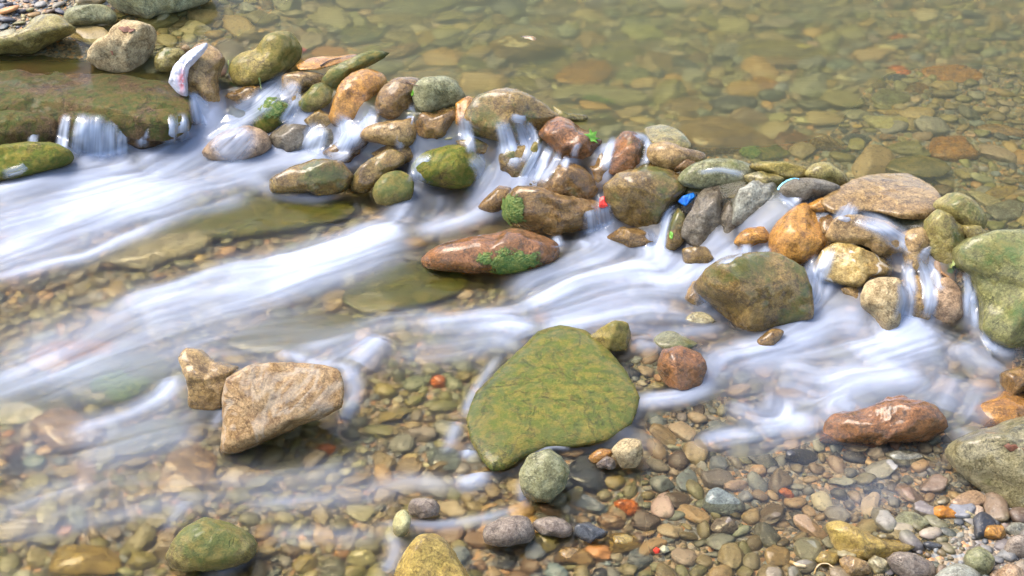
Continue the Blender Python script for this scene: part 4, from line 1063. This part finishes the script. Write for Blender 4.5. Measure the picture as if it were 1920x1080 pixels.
# ---------------------------------------------------------------- the water
# each thread of white water: path (sighted), width, strength, 1 if it slides over stones
STROKES = [
 # thin falls of the left ledge
 ("68,228 62,262 58,300", 14, .55, 1), ("126,210 120,240 114,292", 16, .75, 1), ("162,208 156,240 150,300", 28, .85, 1), ("184,210 180,245 177,305", 26, .9, 1), ("208,222 205,250 204,305", 24, .85, 1), ("230,236 229,260 228,300", 16, .75, 1),
 ("268,222 268,245 266,280", 16, .6, 1), ("318,212 319,240 318,278", 18, .65, 1), ("340,208 343,235 344,275", 18, .65, 1), ("362,168 368,200 378,242", 18, .8, 1), ("378,180 386,210 396,244", 14, .8, 1),
 ("60,300 40,318 0,330", 14, .35, 1),
 # left rapids
 ("548,140 520,165 480,200 440,222 400,248", 34, .62, 1), ("560,150 545,175 520,185", 22, .55, 1), ("430,205 400,240 360,265 330,285", 50, .6, 0), ("400,245 340,285 300,305 255,315", 70, .85, 0),
 ("290,300 260,320 200,330 120,335 40,355 -60,380", 50, .85, 0), ("330,290 320,330 290,350 220,370 120,395 -60,440", 90, .8, 0), ("310,330 300,360 260,385 180,420 60,470 -60,510", 90, .62, 0),
 ("210,260 180,290 140,300", 30, .5, 0), ("620,215 590,240 545,270 500,290 440,305 370,320", 44, .62, 0), ("700,268 640,285 580,295 500,320 420,345 330,362 240,380", 34, .7, 0),
 ("660,330 600,370 540,365 480,345 440,350", 26, .5, 0), ("480,360 420,385 350,400 260,425", 26, .45, 0), ("345,398 300,425 230,450 160,485 70,503 -60,530", 20, .6, 0),
 ("622,212 640,228 660,245 640,285 600,298", 26, .6, 1), ("706,195 690,225 665,262 650,285", 26, .62, 1), ("775,188 768,225 752,262 745,285", 12, .6, 1), ("868,210 872,245 878,275", 20, .6, 1), ("590,200 560,235 530,265 510,300", 30, .55, 0),
 ("880,280 810,278 760,290 700,282", 22, .5, 0),
 # middle
 ("945,222 955,255 965,290 962,320", 18, .75, 1), ("965,218 980,250 990,280 978,310", 18, .7, 1), ("985,225 1000,255 1000,285", 14, .65, 1), ("955,220 970,222 990,226", 14, .6, 1),
 ("930,285 945,310 935,345 905,375 870,395", 24, .55, 0), ("960,345 930,378 880,410 820,428 770,440", 34, .72, 0), ("775,330 765,370 755,400 740,425", 34, .55, 0), ("820,350 830,390 800,420", 30, .35, 0),
 ("790,405 740,430 690,450 620,480 540,510 460,512 380,525", 54, .85, 0), ("760,425 700,440 650,465 560,490 470,500", 40, .9, 0), ("520,512 450,510 400,520 330,545 260,560 200,590", 34, .6, 0),
 ("800,460 740,470 670,500 600,520 500,560 400,590 330,600", 60, .5, 0), ("500,540 400,560 330,580 240,600", 60, .48, 0), ("300,560 200,620 90,680 -60,720", 70, .32, 0), ("640,500 560,530 480,570", 40, .3, 0),
 # falls of the reddish rock
 ("1018,262 1000,300 975,345", 12, .75, 1), ("1035,268 1018,305 995,348", 16, .85, 1), ("1052,280 1038,310 1010,345", 12, .7, 1), ("1066,292 1056,315", 12, .7, 1), ("1092,268 1080,276 1075,300", 10, .45, 1),
 ("1000,345 975,362 950,372", 26, .75, 0), ("1126,265 1134,295 1130,320", 20, .75, 0), ("1130,355 1132,395 1140,440", 24, .45, 1), ("1210,255 1216,285 1208,310", 10, .6, 1), ("1185,250 1205,256 1216,266", 10, .45, 1),
 ("1042,440 1048,465", 16, .6, 1), ("1075,445 1090,462 1130,450 1150,440", 28, .65, 0), ("1165,430 1150,455 1110,478 1060,505 1000,530 950,562", 40, .62, 0), ("1180,440 1230,470 1240,490", 40, .5, 0), ("1160,440 1170,465 1140,490 1090,505", 34, .4, 0),
 ("1272,380 1252,400 1243,435 1236,490", 13, .8, 1), ("1270,470 1262,500 1250,515", 30, .5, 0),
 # more spills between the stones of the row
 ("800,283 790,312 784,350", 30, .5, 1), ("880,288 905,315 915,350", 26, .55, 1), ("475,232 440,265 400,300", 60, .5, 1), ("602,228 590,260 575,292", 36, .62, 1), ("640,214 648,250 640,285", 24, .5, 1), ("1105,378 1110,410 1114,450", 24, .45, 1),
 ("1335,498 1320,540 1332,580", 30, .5, 1), ("1405,468 1380,490 1345,505", 24, .45, 1), ("1600,403 1650,423 1690,450 1714,480", 30, .42, 1), ("1562,462 1546,500 1530,535", 20, .55, 1), ("1690,518 1702,560 1692,610", 26, .6, 1), ("1600,378 1590,400 1575,425", 30, .45, 1),
 ("1152,252 1140,290 1132,325", 14, .55, 1), ("876,222 880,255 884,292", 14, .55, 1), ("935,222 945,260 950,305", 20, .62, 1), ("560,170 552,200 530,235", 20, .55, 1), ("1215,425 1222,455 1215,480", 20, .5, 1), ("690,205 694,235 700,262", 22, .5, 1),
 # right of the middle
 ("1370,425 1350,455 1320,485 1290,515 1260,540", 44, .62, 0), ("1300,480 1280,500 1250,520", 50, .5, 0), ("1255,540 1240,515 1205,505 1150,518 1080,535 1020,570 960,600", 46, .92, 0), ("1265,560 1250,530 1210,515 1160,522", 30, .85, 0),
 ("1300,590 1270,565 1200,560 1130,575 1060,600 1000,610", 70, .6, 0), ("1340,605 1290,600 1220,590 1150,600 1080,610 1010,608", 36, .5, 0), ("1000,590 950,600 900,600 850,610 780,612", 34, .8, 0), ("1010,605 960,612 920,608 880,618", 24, .55, 0),
 ("860,600 780,605 720,615 660,635 600,650 540,660", 46, .42, 0), ("990,640 960,615 930,610", 40, .6, 0), ("1000,655 930,640 860,655 780,665 730,640", 50, .42, 0), ("720,628 705,645 690,670 665,690", 36, .8, 0), ("700,625 650,660 560,700", 26, .3, 0),
 ("1380,600 1340,618 1270,625 1190,618 1130,610", 26, .45, 0), ("1190,625 1205,655 1230,640", 26, .5, 0),
 # right falls
 ("1455,362 1480,370 1500,385", 24, .6, 1), ("1490,375 1460,395 1430,420 1380,455", 36, .55, 0), ("1400,455 1398,478", 18, .5, 1), ("1440,460 1432,480", 14, .5, 1), ("1540,475 1528,510 1522,550 1500,585", 34, .68, 1), ("1560,505 1550,540 1540,575", 26, .5, 0),
 ("1700,480 1705,520 1708,560", 20, .6, 1), ("1715,475 1735,510 1745,560 1735,605", 20, .78, 1), ("1735,480 1755,515 1765,550", 14, .6, 1), ("1725,470 1730,475 1745,480", 22, .6, 1), ("1590,410 1640,425 1690,450 1715,470", 18, .3, 1), ("1300,325 1350,318 1400,328", 9, .4, 1),
 ("1560,395 1545,415 1548,440", 22, .5, 0), ("1690,540 1700,580 1690,620", 26, .6, 0), ("1745,600 1735,630 1700,640 1650,650", 70, .95, 0), ("1760,640 1720,650 1680,665 1620,690", 80, .75, 0), ("1790,640 1830,670 1860,690 1880,680", 50, .55, 0),
 ("1810,500 1815,540 1818,600", 12, .6, 1), ("1825,530 1826,580 1830,620", 10, .5, 1), ("1840,615 1852,645 1880,660", 14, .5, 1), ("1640,620 1600,600 1560,600 1520,620 1480,640", 50, .55, 0), ("1530,560 1510,610 1470,650 1420,665 1370,672", 48, .72, 0),
 ("1560,640 1500,645 1440,660 1380,670 1350,680 1340,715", 34, .78, 0), ("1330,655 1335,690 1325,725 1290,740 1230,752 1170,760", 24, .65, 0), ("1340,720 1280,745 1200,748", 22, .4, 0),
 ("1640,690 1580,700 1540,710 1500,690 1450,690", 40, .42, 0), ("1740,700 1680,715 1620,712 1580,730 1545,745", 44, .75, 0), ("1600,740 1560,760 1610,770", 40, .6, 0), ("1800,700 1780,740 1770,780", 60, .42, 0), ("1860,700 1830,760 1800,800", 50, .3, 0),
 ("1440,725 1455,760 1480,790 1540,795", 30, .62, 0), ("1540,800 1490,792 1440,790 1390,770 1360,750", 34, .45, 0), ("1420,830 1390,815 1350,820 1310,830", 24, .65, 0), ("1480,800 1430,820 1340,840", 44, .32, 0), ("1540,760 1500,730 1450,720", 30, .4, 0),
 # lower left
 ("340,690 330,720 315,745 270,775 200,800 120,815", 38, .62, 0), ("315,700 322,730 300,760", 22, .6, 0), ("640,690 665,710 670,740 655,770 640,800", 18, .6, 0), ("520,655 545,668 580,675", 14, .5, 0), ("560,680 620,682 660,695 670,720", 12, .45, 0),
 ("420,735 418,770 400,800", 12, .45, 0), ("400,810 330,820 240,845 130,870", 50, .28, 0), ("150,640 60,700 -60,760", 70, .34, 0), ("420,600 300,650 200,690 60,740", 80, .26, 0),
 ("945,660 905,710 880,750 868,790", 12, .5, 0), ("860,785 850,820 840,840", 16, .5, 0), ("880,840 878,850", 18, .7, 0), ("890,880 905,895 880,905", 26, .75, 0), ("900,900 840,910 760,905 680,930 560,940 440,950", 30, .34, 0), ("1000,945 960,960 920,975 840,985 700,985", 18, .45, 0),
 ("985,890 975,920 985,945", 12, .5, 0), ("1075,845 1040,835 1010,850 985,880", 9, .45, 0), ("720,990 745,1020 740,1050 720,1080", 18, .5, 0), ("740,1000 680,1010 560,1005 480,1000", 26, .28, 0), ("440,960 340,940 240,960 120,990 -40,1010", 30, .24, 0), ("350,935 330,970 320,985", 18, .3, 0),
  ("480,1030 440,1060 400,1078", 22, .3, 0), ("1240,860 1200,840 1150,800 1195,760", 40, .16, 0), ("700,880 600,890 500,900 380,915", 40, .16, 0), ("200,900 100,930 -40,980", 60, .2, 0),
 ("1860,870 1820,830 1790,800", 26, .3, 0), ("1700,900 1620,940 1540,960", 60, .10, 0),
]
# slack grey veils that cover whole runs of the brook
VEILS = [("520,300 300,350 100,420 -80,470", 170, 0.230), ("800,430 500,520 200,600 -80,680", 150, 0.173), ("700,620 400,640 150,700 -80,760", 160, 0.158), ("1250,530 1000,600 800,620", 120, 0.187), ("1700,640 1450,670 1300,720", 160, 0.202), ("1750,700 1550,760 1380,820", 130, 0.202),
         ("700,640 500,720 250,800 -80,860", 180, 0.115), ("800,900 500,920 200,920 -80,990", 150, 0.101), ("300,300 250,330 100,380", 90, 0.360), ("760,430 720,445 660,470", 50, 0.360), ("1240,515 1190,510 1120,525", 40, 0.360), ("1750,625 1700,640 1640,660", 60, 0.396), ("1740,705 1660,715 1600,725", 44, 0.288), ("1900,880 1600,900 1300,920", 200, 0.050), ("1450,480 1350,520 1250,560", 120, 0.187)]

NC_IN = 960
_u = np.concatenate([np.linspace(-3.2, -1.2, 30)[:-1], np.linspace(-1.2, 1.2, NC_IN), np.linspace(1.2, 3.2, 30)[1:]])
_y = [float(at(960, p, 0)[1]) for p in np.linspace(1170, -110, 860)]
_y = np.array(list(np.linspace(.4, _y[0], 14)[:-1]) + _y + list(np.linspace(_y[-1] + .1, 13.5, 40)))
def _hw(y): return .37 * np.hypot(y, CAM_H) + .05

def build_water():
    nr, nc = len(_y), len(_u)
    HW = _hw(_y)
    X = _u[None, :] * HW[:, None]; Y = np.repeat(_y[:, None], nc, 1)
    def idx(x, y):
        r = np.interp(y, _y, np.arange(nr)); c = np.interp(x / _hw(y), _u, np.arange(nc))
        return r, c
    Z = water_base(X.ravel(), Y.ravel()).reshape(nr, nc)
    # top of the stones over every water cell
    S_ = np.full((nr, nc), -9.0)
    V = np.vstack(ALL_V)
    r, c = idx(V[:, 0], V[:, 1])
    ok = (r > 1) & (r < nr - 2) & (c > 1) & (c < nc - 2)
    r, c, vz = np.rint(r[ok]).astype(int), np.rint(c[ok]).astype(int), V[ok, 2]
    np.maximum.at(S_, (r, c), vz)
    def maxf(A, k):
        for _ in range(k):
            B = A.copy()
            for d in (1, -1):
                B = np.maximum(B, np.roll(A, d, 0)); B = np.maximum(B, np.roll(A, d, 1))
            A = B
        return A
    def minf(A, k): return -maxf(-A, k)
    S_ = minf(maxf(S_, 4), 3)
    def blur(A, k):
        for _ in range(k):
            A = (np.roll(A, 1, 0) + A * 2 + np.roll(A, -1, 0)) / 4
            A = (np.roll(A, 1, 1) + A * 2 + np.roll(A, -1, 1)) / 4
        return A
    # nearest surface along each line of sight, so that a thread over a stone starts on that stone
    q = 5
    Dm = np.full((1200 // q + 1, 2100 // q + 1), 99.0)
    px, py, w = proj(V)
    ok = (px > -80) & (px < 2000) & (py > -50) & (py < 1140)
    np.minimum.at(Dm, (((py[ok] + 50) // q).astype(int), ((px[ok] + 80) // q).astype(int)), w[ok])
    def lay(px, py, over):
        P = hit(px, py, water_base)
        if over:
            d = ray(px, py); dm = Dm[((py + 50) // q).astype(int).clip(0, Dm.shape[0] - 1), ((px + 80) // q).astype(int).clip(0, Dm.shape[1] - 1)]
            Q = CAMP + d * dm[:, None]
            P = np.where(((dm < 90) & (Q[:, 2] > P[:, 2] - .02))[:, None], Q, P)
        return P
    foam = np.zeros((nr, nc)); vx = np.zeros((nr, nc)); vy = np.zeros((nr, nc)); wt = np.zeros((nr, nc)); over_m = np.zeros((nr, nc)); hump = np.zeros((nr, nc))
    def stroke(path, width, strength, over, veil=False):
        nonlocal foam
        p = pts(path)
        L = np.concatenate([[0], np.cumsum(np.hypot(*np.diff(p, axis=0).T))])
        t = np.linspace(0, L[-1], max(3, int(L[-1] / 7)))
        sx, sy = np.interp(t, L, p[:, 0]), np.interp(t, L, p[:, 1])
        for _ in range(4):
            sx[1:-1] = (sx[:-2] + 2 * sx[1:-1] + sx[2:]) / 4; sy[1:-1] = (sy[:-2] + 2 * sy[1:-1] + sy[2:]) / 4
        W3 = lay(sx, sy, over)
        wd = width * proj(W3)[2] / F * (.5 if over else .5 if veil else .80)
        fade = smooth(np.minimum(t + 2, t[-1] - t + 2) / (t[-1] * (.22 if not over else .25) + 4))
        rr, cc = idx(W3[:, 0], W3[:, 1])
        pad = 3.2 * wd.max()
        r0, r1 = idx(0, W3[:, 1].min() - pad)[0], idx(0, W3[:, 1].max() + pad)[0]
        c0 = min(idx(a, b)[1] for a in (W3[:, 0].min() - pad,) for b in (W3[:, 1].min(), W3[:, 1].max()))
        c1 = max(idx(a, b)[1] for a in (W3[:, 0].max() + pad,) for b in (W3[:, 1].min(), W3[:, 1].max()))
        sl = (slice(int(r0), int(r1) + 2), slice(int(c0), int(c1) + 2))
        x, y = X[sl], Y[sl]
        best = np.full(x.shape, 1e9); tx = np.zeros_like(x); ty = np.zeros_like(x); fd = np.zeros_like(x); wl = np.ones_like(x)
        for a in range(len(sx) - 1):
            ax, ay = W3[a, :2]; bx, by = W3[a + 1, :2]
            dx, dy = bx - ax, by - ay; l2 = dx * dx + dy * dy + 1e-10
            s = np.clip(((x - ax) * dx + (y - ay) * dy) / l2, 0, 1)
            d = np.hypot(x - ax - s * dx, y - ay - s * dy)
            wloc = wd[a] + s * (wd[a + 1] - wd[a])
            dn = d / wloc
            m = dn < best
            best = np.where(m, dn, best)
            l = math.sqrt(l2)
            tx = np.where(m, dx / l, tx); ty = np.where(m, dy / l, ty); fd = np.where(m, fade[a], fd); wl = np.where(m, wloc, wl)
        gsn = np.exp(-best ** 2 * (1.1 if over else .9)) * fd
        if not over and not veil: strength_ = strength * .80
        else: strength_ = strength * (1.35 if veil else 1)
        F_ = strength_ * gsn
        foam[sl] = 1 - (1 - foam[sl]) * (1 - np.clip(F_, 0, .97))
        k = gsn * (.3 if veil else 1)
        vx[sl] += tx * k; vy[sl] += ty * k; wt[sl] += k
        if over: over_m[sl] = np.maximum(over_m[sl], np.exp(-best ** 4 * .5) * np.clip(fd * 2, 0, 1))
        elif not veil: hump[sl] = np.maximum(hump[sl], gsn * strength * np.minimum(wl, .04))
    threads = []
    for s in STROKES:
        if s[3]: threads.append(s); stroke(s[0], s[1] * 1.8, s[2] * .18, 0, True); stroke(' '.join(s[0].split()[-2:]), s[1] * 2.4, s[2] * .42, 0, True)
        else: stroke(*s)
    for p, w_, s_ in VEILS: stroke(p, w_, s_, 0, True)
    # the current where no thread runs: towards the dam in the pool, leftwards in the brook
    pool = smooth((Z - .11) / .05)
    dvx = np.where(Z > .12, -.8, -1.0); dvy = np.where(Z > .12, -.16, -.30)
    vx = (vx + dvx * .06) / (wt + .06); vy = (vy + dvy * .06) / (wt + .06)
    vx, vy = blur(vx, 3), blur(vy, 3)
    sp = np.hypot(vx, vy) + 1e-9; vx /= sp; vy /= sp
    # streaks: noise smeared along the current
    g = np.random.default_rng(9)
    n1 = g.random((nr, nc)); n2 = blur(g.random((nr, nc)), 5); n3 = blur(g.random((nr, nc)), 40)
    n1 = blur(n1, 1)
    def nrm(a): return np.clip((a - a.mean()) / (a.std() * 4) + .5, 0, 1)
    n1, n2, n3 = nrm(n1), nrm(n2), nrm(n3)
    cell = np.gradient(_y)[:, None] * np.ones((1, nc)); cell = np.minimum(cell, .012)
    acc = [np.zeros((nr, nc)) for _ in range(3)]; tot = 0
    for sgn in (1, -1):
        x, y = X.copy(), Y.copy()
        for k in range(22):
            r, c = idx(x, y)
            ri, cI = np.clip(np.rint(r).astype(int), 0, nr - 1), np.clip(np.rint(c).astype(int), 0, nc - 1)
            wgt = .5 * (1 + math.cos(math.pi * k / 22))
            rf, cf = np.clip(np.floor(r).astype(int), 0, nr - 2), np.clip(np.floor(c).astype(int), 0, nc - 2)
            fr, fc = np.clip(r - rf, 0, 1), np.clip(c - cf, 0, 1)
            for q_, nn in enumerate((n1, n2, n3)):
                acc[q_] += wgt * ((1 - fr) * ((1 - fc) * nn[rf, cf] + fc * nn[rf, cf + 1]) + fr * ((1 - fc) * nn[rf + 1, cf] + fc * nn[rf + 1, cf + 1]))
            tot += wgt
            st = .0085
            x = x + sgn * st * vx[ri, cI]; y = y + sgn * st * vy[ri, cI]
    s1, s2, s3 = [nrm(a / tot) for a in acc]
    streak = np.clip(.5 + .24 * (s1 - .5) + .50 * (s2 - .5) + .62 * (s3 - .5), 0, 1)
    om = 0
    # height: standing waves under the white water, sheets over the stones, small ripples along the current
    lower = 1 - pool
    Z = Z + blur(hump, 14) * .5 + lower * (.004 * (s3 - .5) + .0015 * (s2 - .5)) * np.clip(.35 + foam, 0, 1) + pool * .0018 * (s3 - .5)
    Z = Z + .010 * lower * fbm(np.stack([X.ravel() * 5, Y.ravel() * 7, X.ravel() * 0], 1), 2).reshape(nr, nc)
    Z = blur(Z, 1)
    foam = 1.10 * foam ** 1.22
    alpha = np.clip(foam * (.58 + .84 * streak), 0, 1)
    alpha = .93 * alpha
    rush = np.clip(blur(foam, 80) * 2.2 + .75 * smooth((.45 - X) / .5), 0, 1)
    dep = np.clip(Z - bed_z(X.ravel(), Y.ravel()).reshape(nr, nc), 0, .3)
    i = np.arange(nr * nc).reshape(nr, nc)
    f = np.stack([i[:-1, :-1], i[:-1, 1:], i[1:, 1:], i[1:, :-1]], -1).reshape(-1, 4)
    me = mesh('water', np.stack([X.ravel(), Y.ravel(), Z.ravel()], 1), f)
    point_attr(me, 'foam', alpha); point_attr(me, 'streak', streak)
    point_attr(me, 'rush', rush * lower)
    point_attr(me, 'silt', np.clip(dep / .16, 0, 1) * pool)
    o = link('water', me)
    tag(o, kind='structure')
    k = N('clear_and_white_water')
    foam_a, silt, strk = k.attr('foam'), k.attr('silt'), k.attr('streak')
    P = k.coords(False)
    bp = k.n("Bump"); bp.inputs["Strength"].default_value = .35; bp.inputs["Distance"].default_value = .012
    mp = k.n("Mapping"); k.put(mp.inputs[0], P); mp.inputs["Scale"].default_value = (5, 16, 5)
    k.put(bp.inputs["Height"], k.noise(mp.outputs[0], 1.0, 3))
    refr = k.n("BsdfRefraction"); refr.inputs["IOR"].default_value = 1.16
    k.put(refr.inputs["Color"], k.mix(silt, (.94, .90, .74, 1), (.71, .73, .42, 1)))
    k.put(refr.inputs["Roughness"], k.math('ADD', k.math('MULTIPLY_ADD', silt, .14, .21), k.math('MULTIPLY', k.attr('rush'), .30))); k.put(refr.inputs["Normal"], bp.outputs[0])
    glo = k.n("BsdfGlossy"); glo.inputs["Roughness"].default_value = .09; k.put(glo.inputs["Normal"], bp.outputs[0])
    fr = k.n("Fresnel"); fr.inputs["IOR"].default_value = 1.33
    clear = k.n("MixShader"); k.put(clear.inputs[0], k.math('MULTIPLY', fr.outputs[0], .62)); k.put(clear.inputs[1], refr.outputs[0]); k.put(clear.inputs[2], glo.outputs[0])
    mud = k.n("BsdfDiffuse"); mud.inputs[0].default_value = (.15, .152, .06, 1)
    mm = k.n("MixShader"); k.put(mm.inputs[0], k.math('MULTIPLY', silt, .32)); k.put(mm.inputs[1], clear.outputs[0]); k.put(mm.inputs[2], mud.outputs[0])
    wd = k.n("BsdfDiffuse"); wt_ = k.n("BsdfTranslucent")
    wcol = k.mix(strk, (.44, .51, .67, 1), (.66, .74, .89, 1))
    k.put(wd.inputs[0], wcol); k.put(wt_.inputs[0], wcol)
    white = k.n("MixShader"); white.inputs[0].default_value = .4; k.put(white.inputs[1], wd.outputs[0]); k.put(white.inputs[2], wt_.outputs[0])
    fin = k.n("MixShader"); k.put(fin.inputs[0], foam_a); k.put(fin.inputs[1], mm.outputs[0]); k.put(fin.inputs[2], white.outputs[0])
    k.put(k.out.inputs[0], fin.outputs[0])
    me.materials.append(k.m)
    # the falls over single stones: thin sheets that hang on the stone they slide over
    VV, FF, AA, SS, base = [], [], [], [], 0
    for n_, (path, width, strength, _) in enumerate(threads):
        p = pts(path)
        L = np.concatenate([[0], np.cumsum(np.hypot(*np.diff(p, axis=0).T))])
        rows, cols = max(10, int(L[-1] / 2.5)), max(9, int(width / 1.1))
        t = np.linspace(0, L[-1], rows)
        sx, sy = np.interp(t, L, p[:, 0]), np.interp(t, L, p[:, 1])
        for _ in range(6):
            sx[1:-1] = (sx[:-2] + 2 * sx[1:-1] + sx[2:]) / 4; sy[1:-1] = (sy[:-2] + 2 * sy[1:-1] + sy[2:]) / 4
        tx, ty = np.gradient(sx), np.gradient(sy); l = np.hypot(tx, ty); nx, ny = -ty / l, tx / l
        j = np.linspace(-1, 1, cols)
        flare = width * .85 * (.8 + .4 * t / t[-1])
        gx = sx[:, None] + nx[:, None] * j * flare[:, None]; gy = sy[:, None] + ny[:, None] * j * flare[:, None]
        P3 = lay(gx.ravel(), gy.ravel(), 1)
        dp = proj(P3)[2].reshape(rows, cols)
        dp = np.minimum(dp, np.median(dp, axis=1)[:, None] + .03)
        for _ in range(14):
            dp[1:-1] = (dp[:-2] + 2 * dp[1:-1] + dp[2:]) / 4
            dp[:, 1:-1] = (dp[:, :-2] + 2 * dp[:, 1:-1] + dp[:, 2:]) / 4
        u = (t / t[-1])[:, None]
        dp = dp - .006 - .006 * np.sin(u * math.pi) * (1 - j ** 2)
        lx = j * width; ly = t[:, None] + 0 * j
        qa = np.stack([(lx + 0 * ly).ravel() * .24 + 31 * n_, ly.ravel() * .012, 0 * ly.ravel()], 1)
        qb = np.stack([(lx + 0 * ly).ravel() * .09 + 17 * n_, ly.ravel() * .02, 0 * ly.ravel() + 5], 1)
        st_ = (.5 + .55 * gnoise(qa) + .6 * gnoise(qb)).reshape(rows, cols)
        ends = smooth(u / .35) * smooth((1 - u) / .30)
        edge = smooth((1 - np.abs(j)) / .8)
        aa = np.clip(strength * 1.25 * ends * edge * np.clip(.42 + .75 * st_, 0, 1.2), 0, .9)
        dp = dp - .003 * (st_ - .5)
        VV.append((CAMP + ray(gx.ravel(), gy.ravel()) * dp.ravel()[:, None])); AA.append(aa.ravel()); SS.append(np.clip(st_, 0, 1).ravel())
        i = np.arange(rows * cols).reshape(rows, cols) + base
        FF.append(np.stack([i[:-1, :-1], i[1:, :-1], i[1:, 1:], i[:-1, 1:]], -1).reshape(-1, 4)); base += rows * cols
    k2 = N('falling_water')
    fa = k2.attr('foam'); wc = k2.mix(k2.attr('streak'), (.46, .54, .70, 1), (.68, .77, .91, 1))
    d1 = k2.n("BsdfDiffuse"); d2 = k2.n("BsdfTranslucent"); k2.put(d1.inputs[0], wc); k2.put(d2.inputs[0], wc)
    w2 = k2.n("MixShader"); w2.inputs[0].default_value = .45; k2.put(w2.inputs[1], d1.outputs[0]); k2.put(w2.inputs[2], d2.outputs[0])
    tr = k2.n("BsdfTransparent"); gl = k2.n("BsdfGlossy"); gl.inputs["Roughness"].default_value = .12
    c2 = k2.n("MixShader"); k2.put(c2.inputs[0], k2.math('MULTIPLY', k2.step(fa, .0, .25), .10)); k2.put(c2.inputs[1], tr.outputs[0]); k2.put(c2.inputs[2], gl.outputs[0])
    f2 = k2.n("MixShader"); k2.put(f2.inputs[0], fa); k2.put(f2.inputs[1], c2.outputs[0]); k2.put(f2.inputs[2], w2.outputs[0])
    k2.put(k2.out.inputs[0], f2.outputs[0])
    m2 = mesh('water', np.vstack(VV), np.vstack(FF), k2.m)
    point_attr(m2, 'foam', np.concatenate(AA)); point_attr(m2, 'streak', np.concatenate(SS))
    tag(link('water', m2), kind='structure')
build_water()
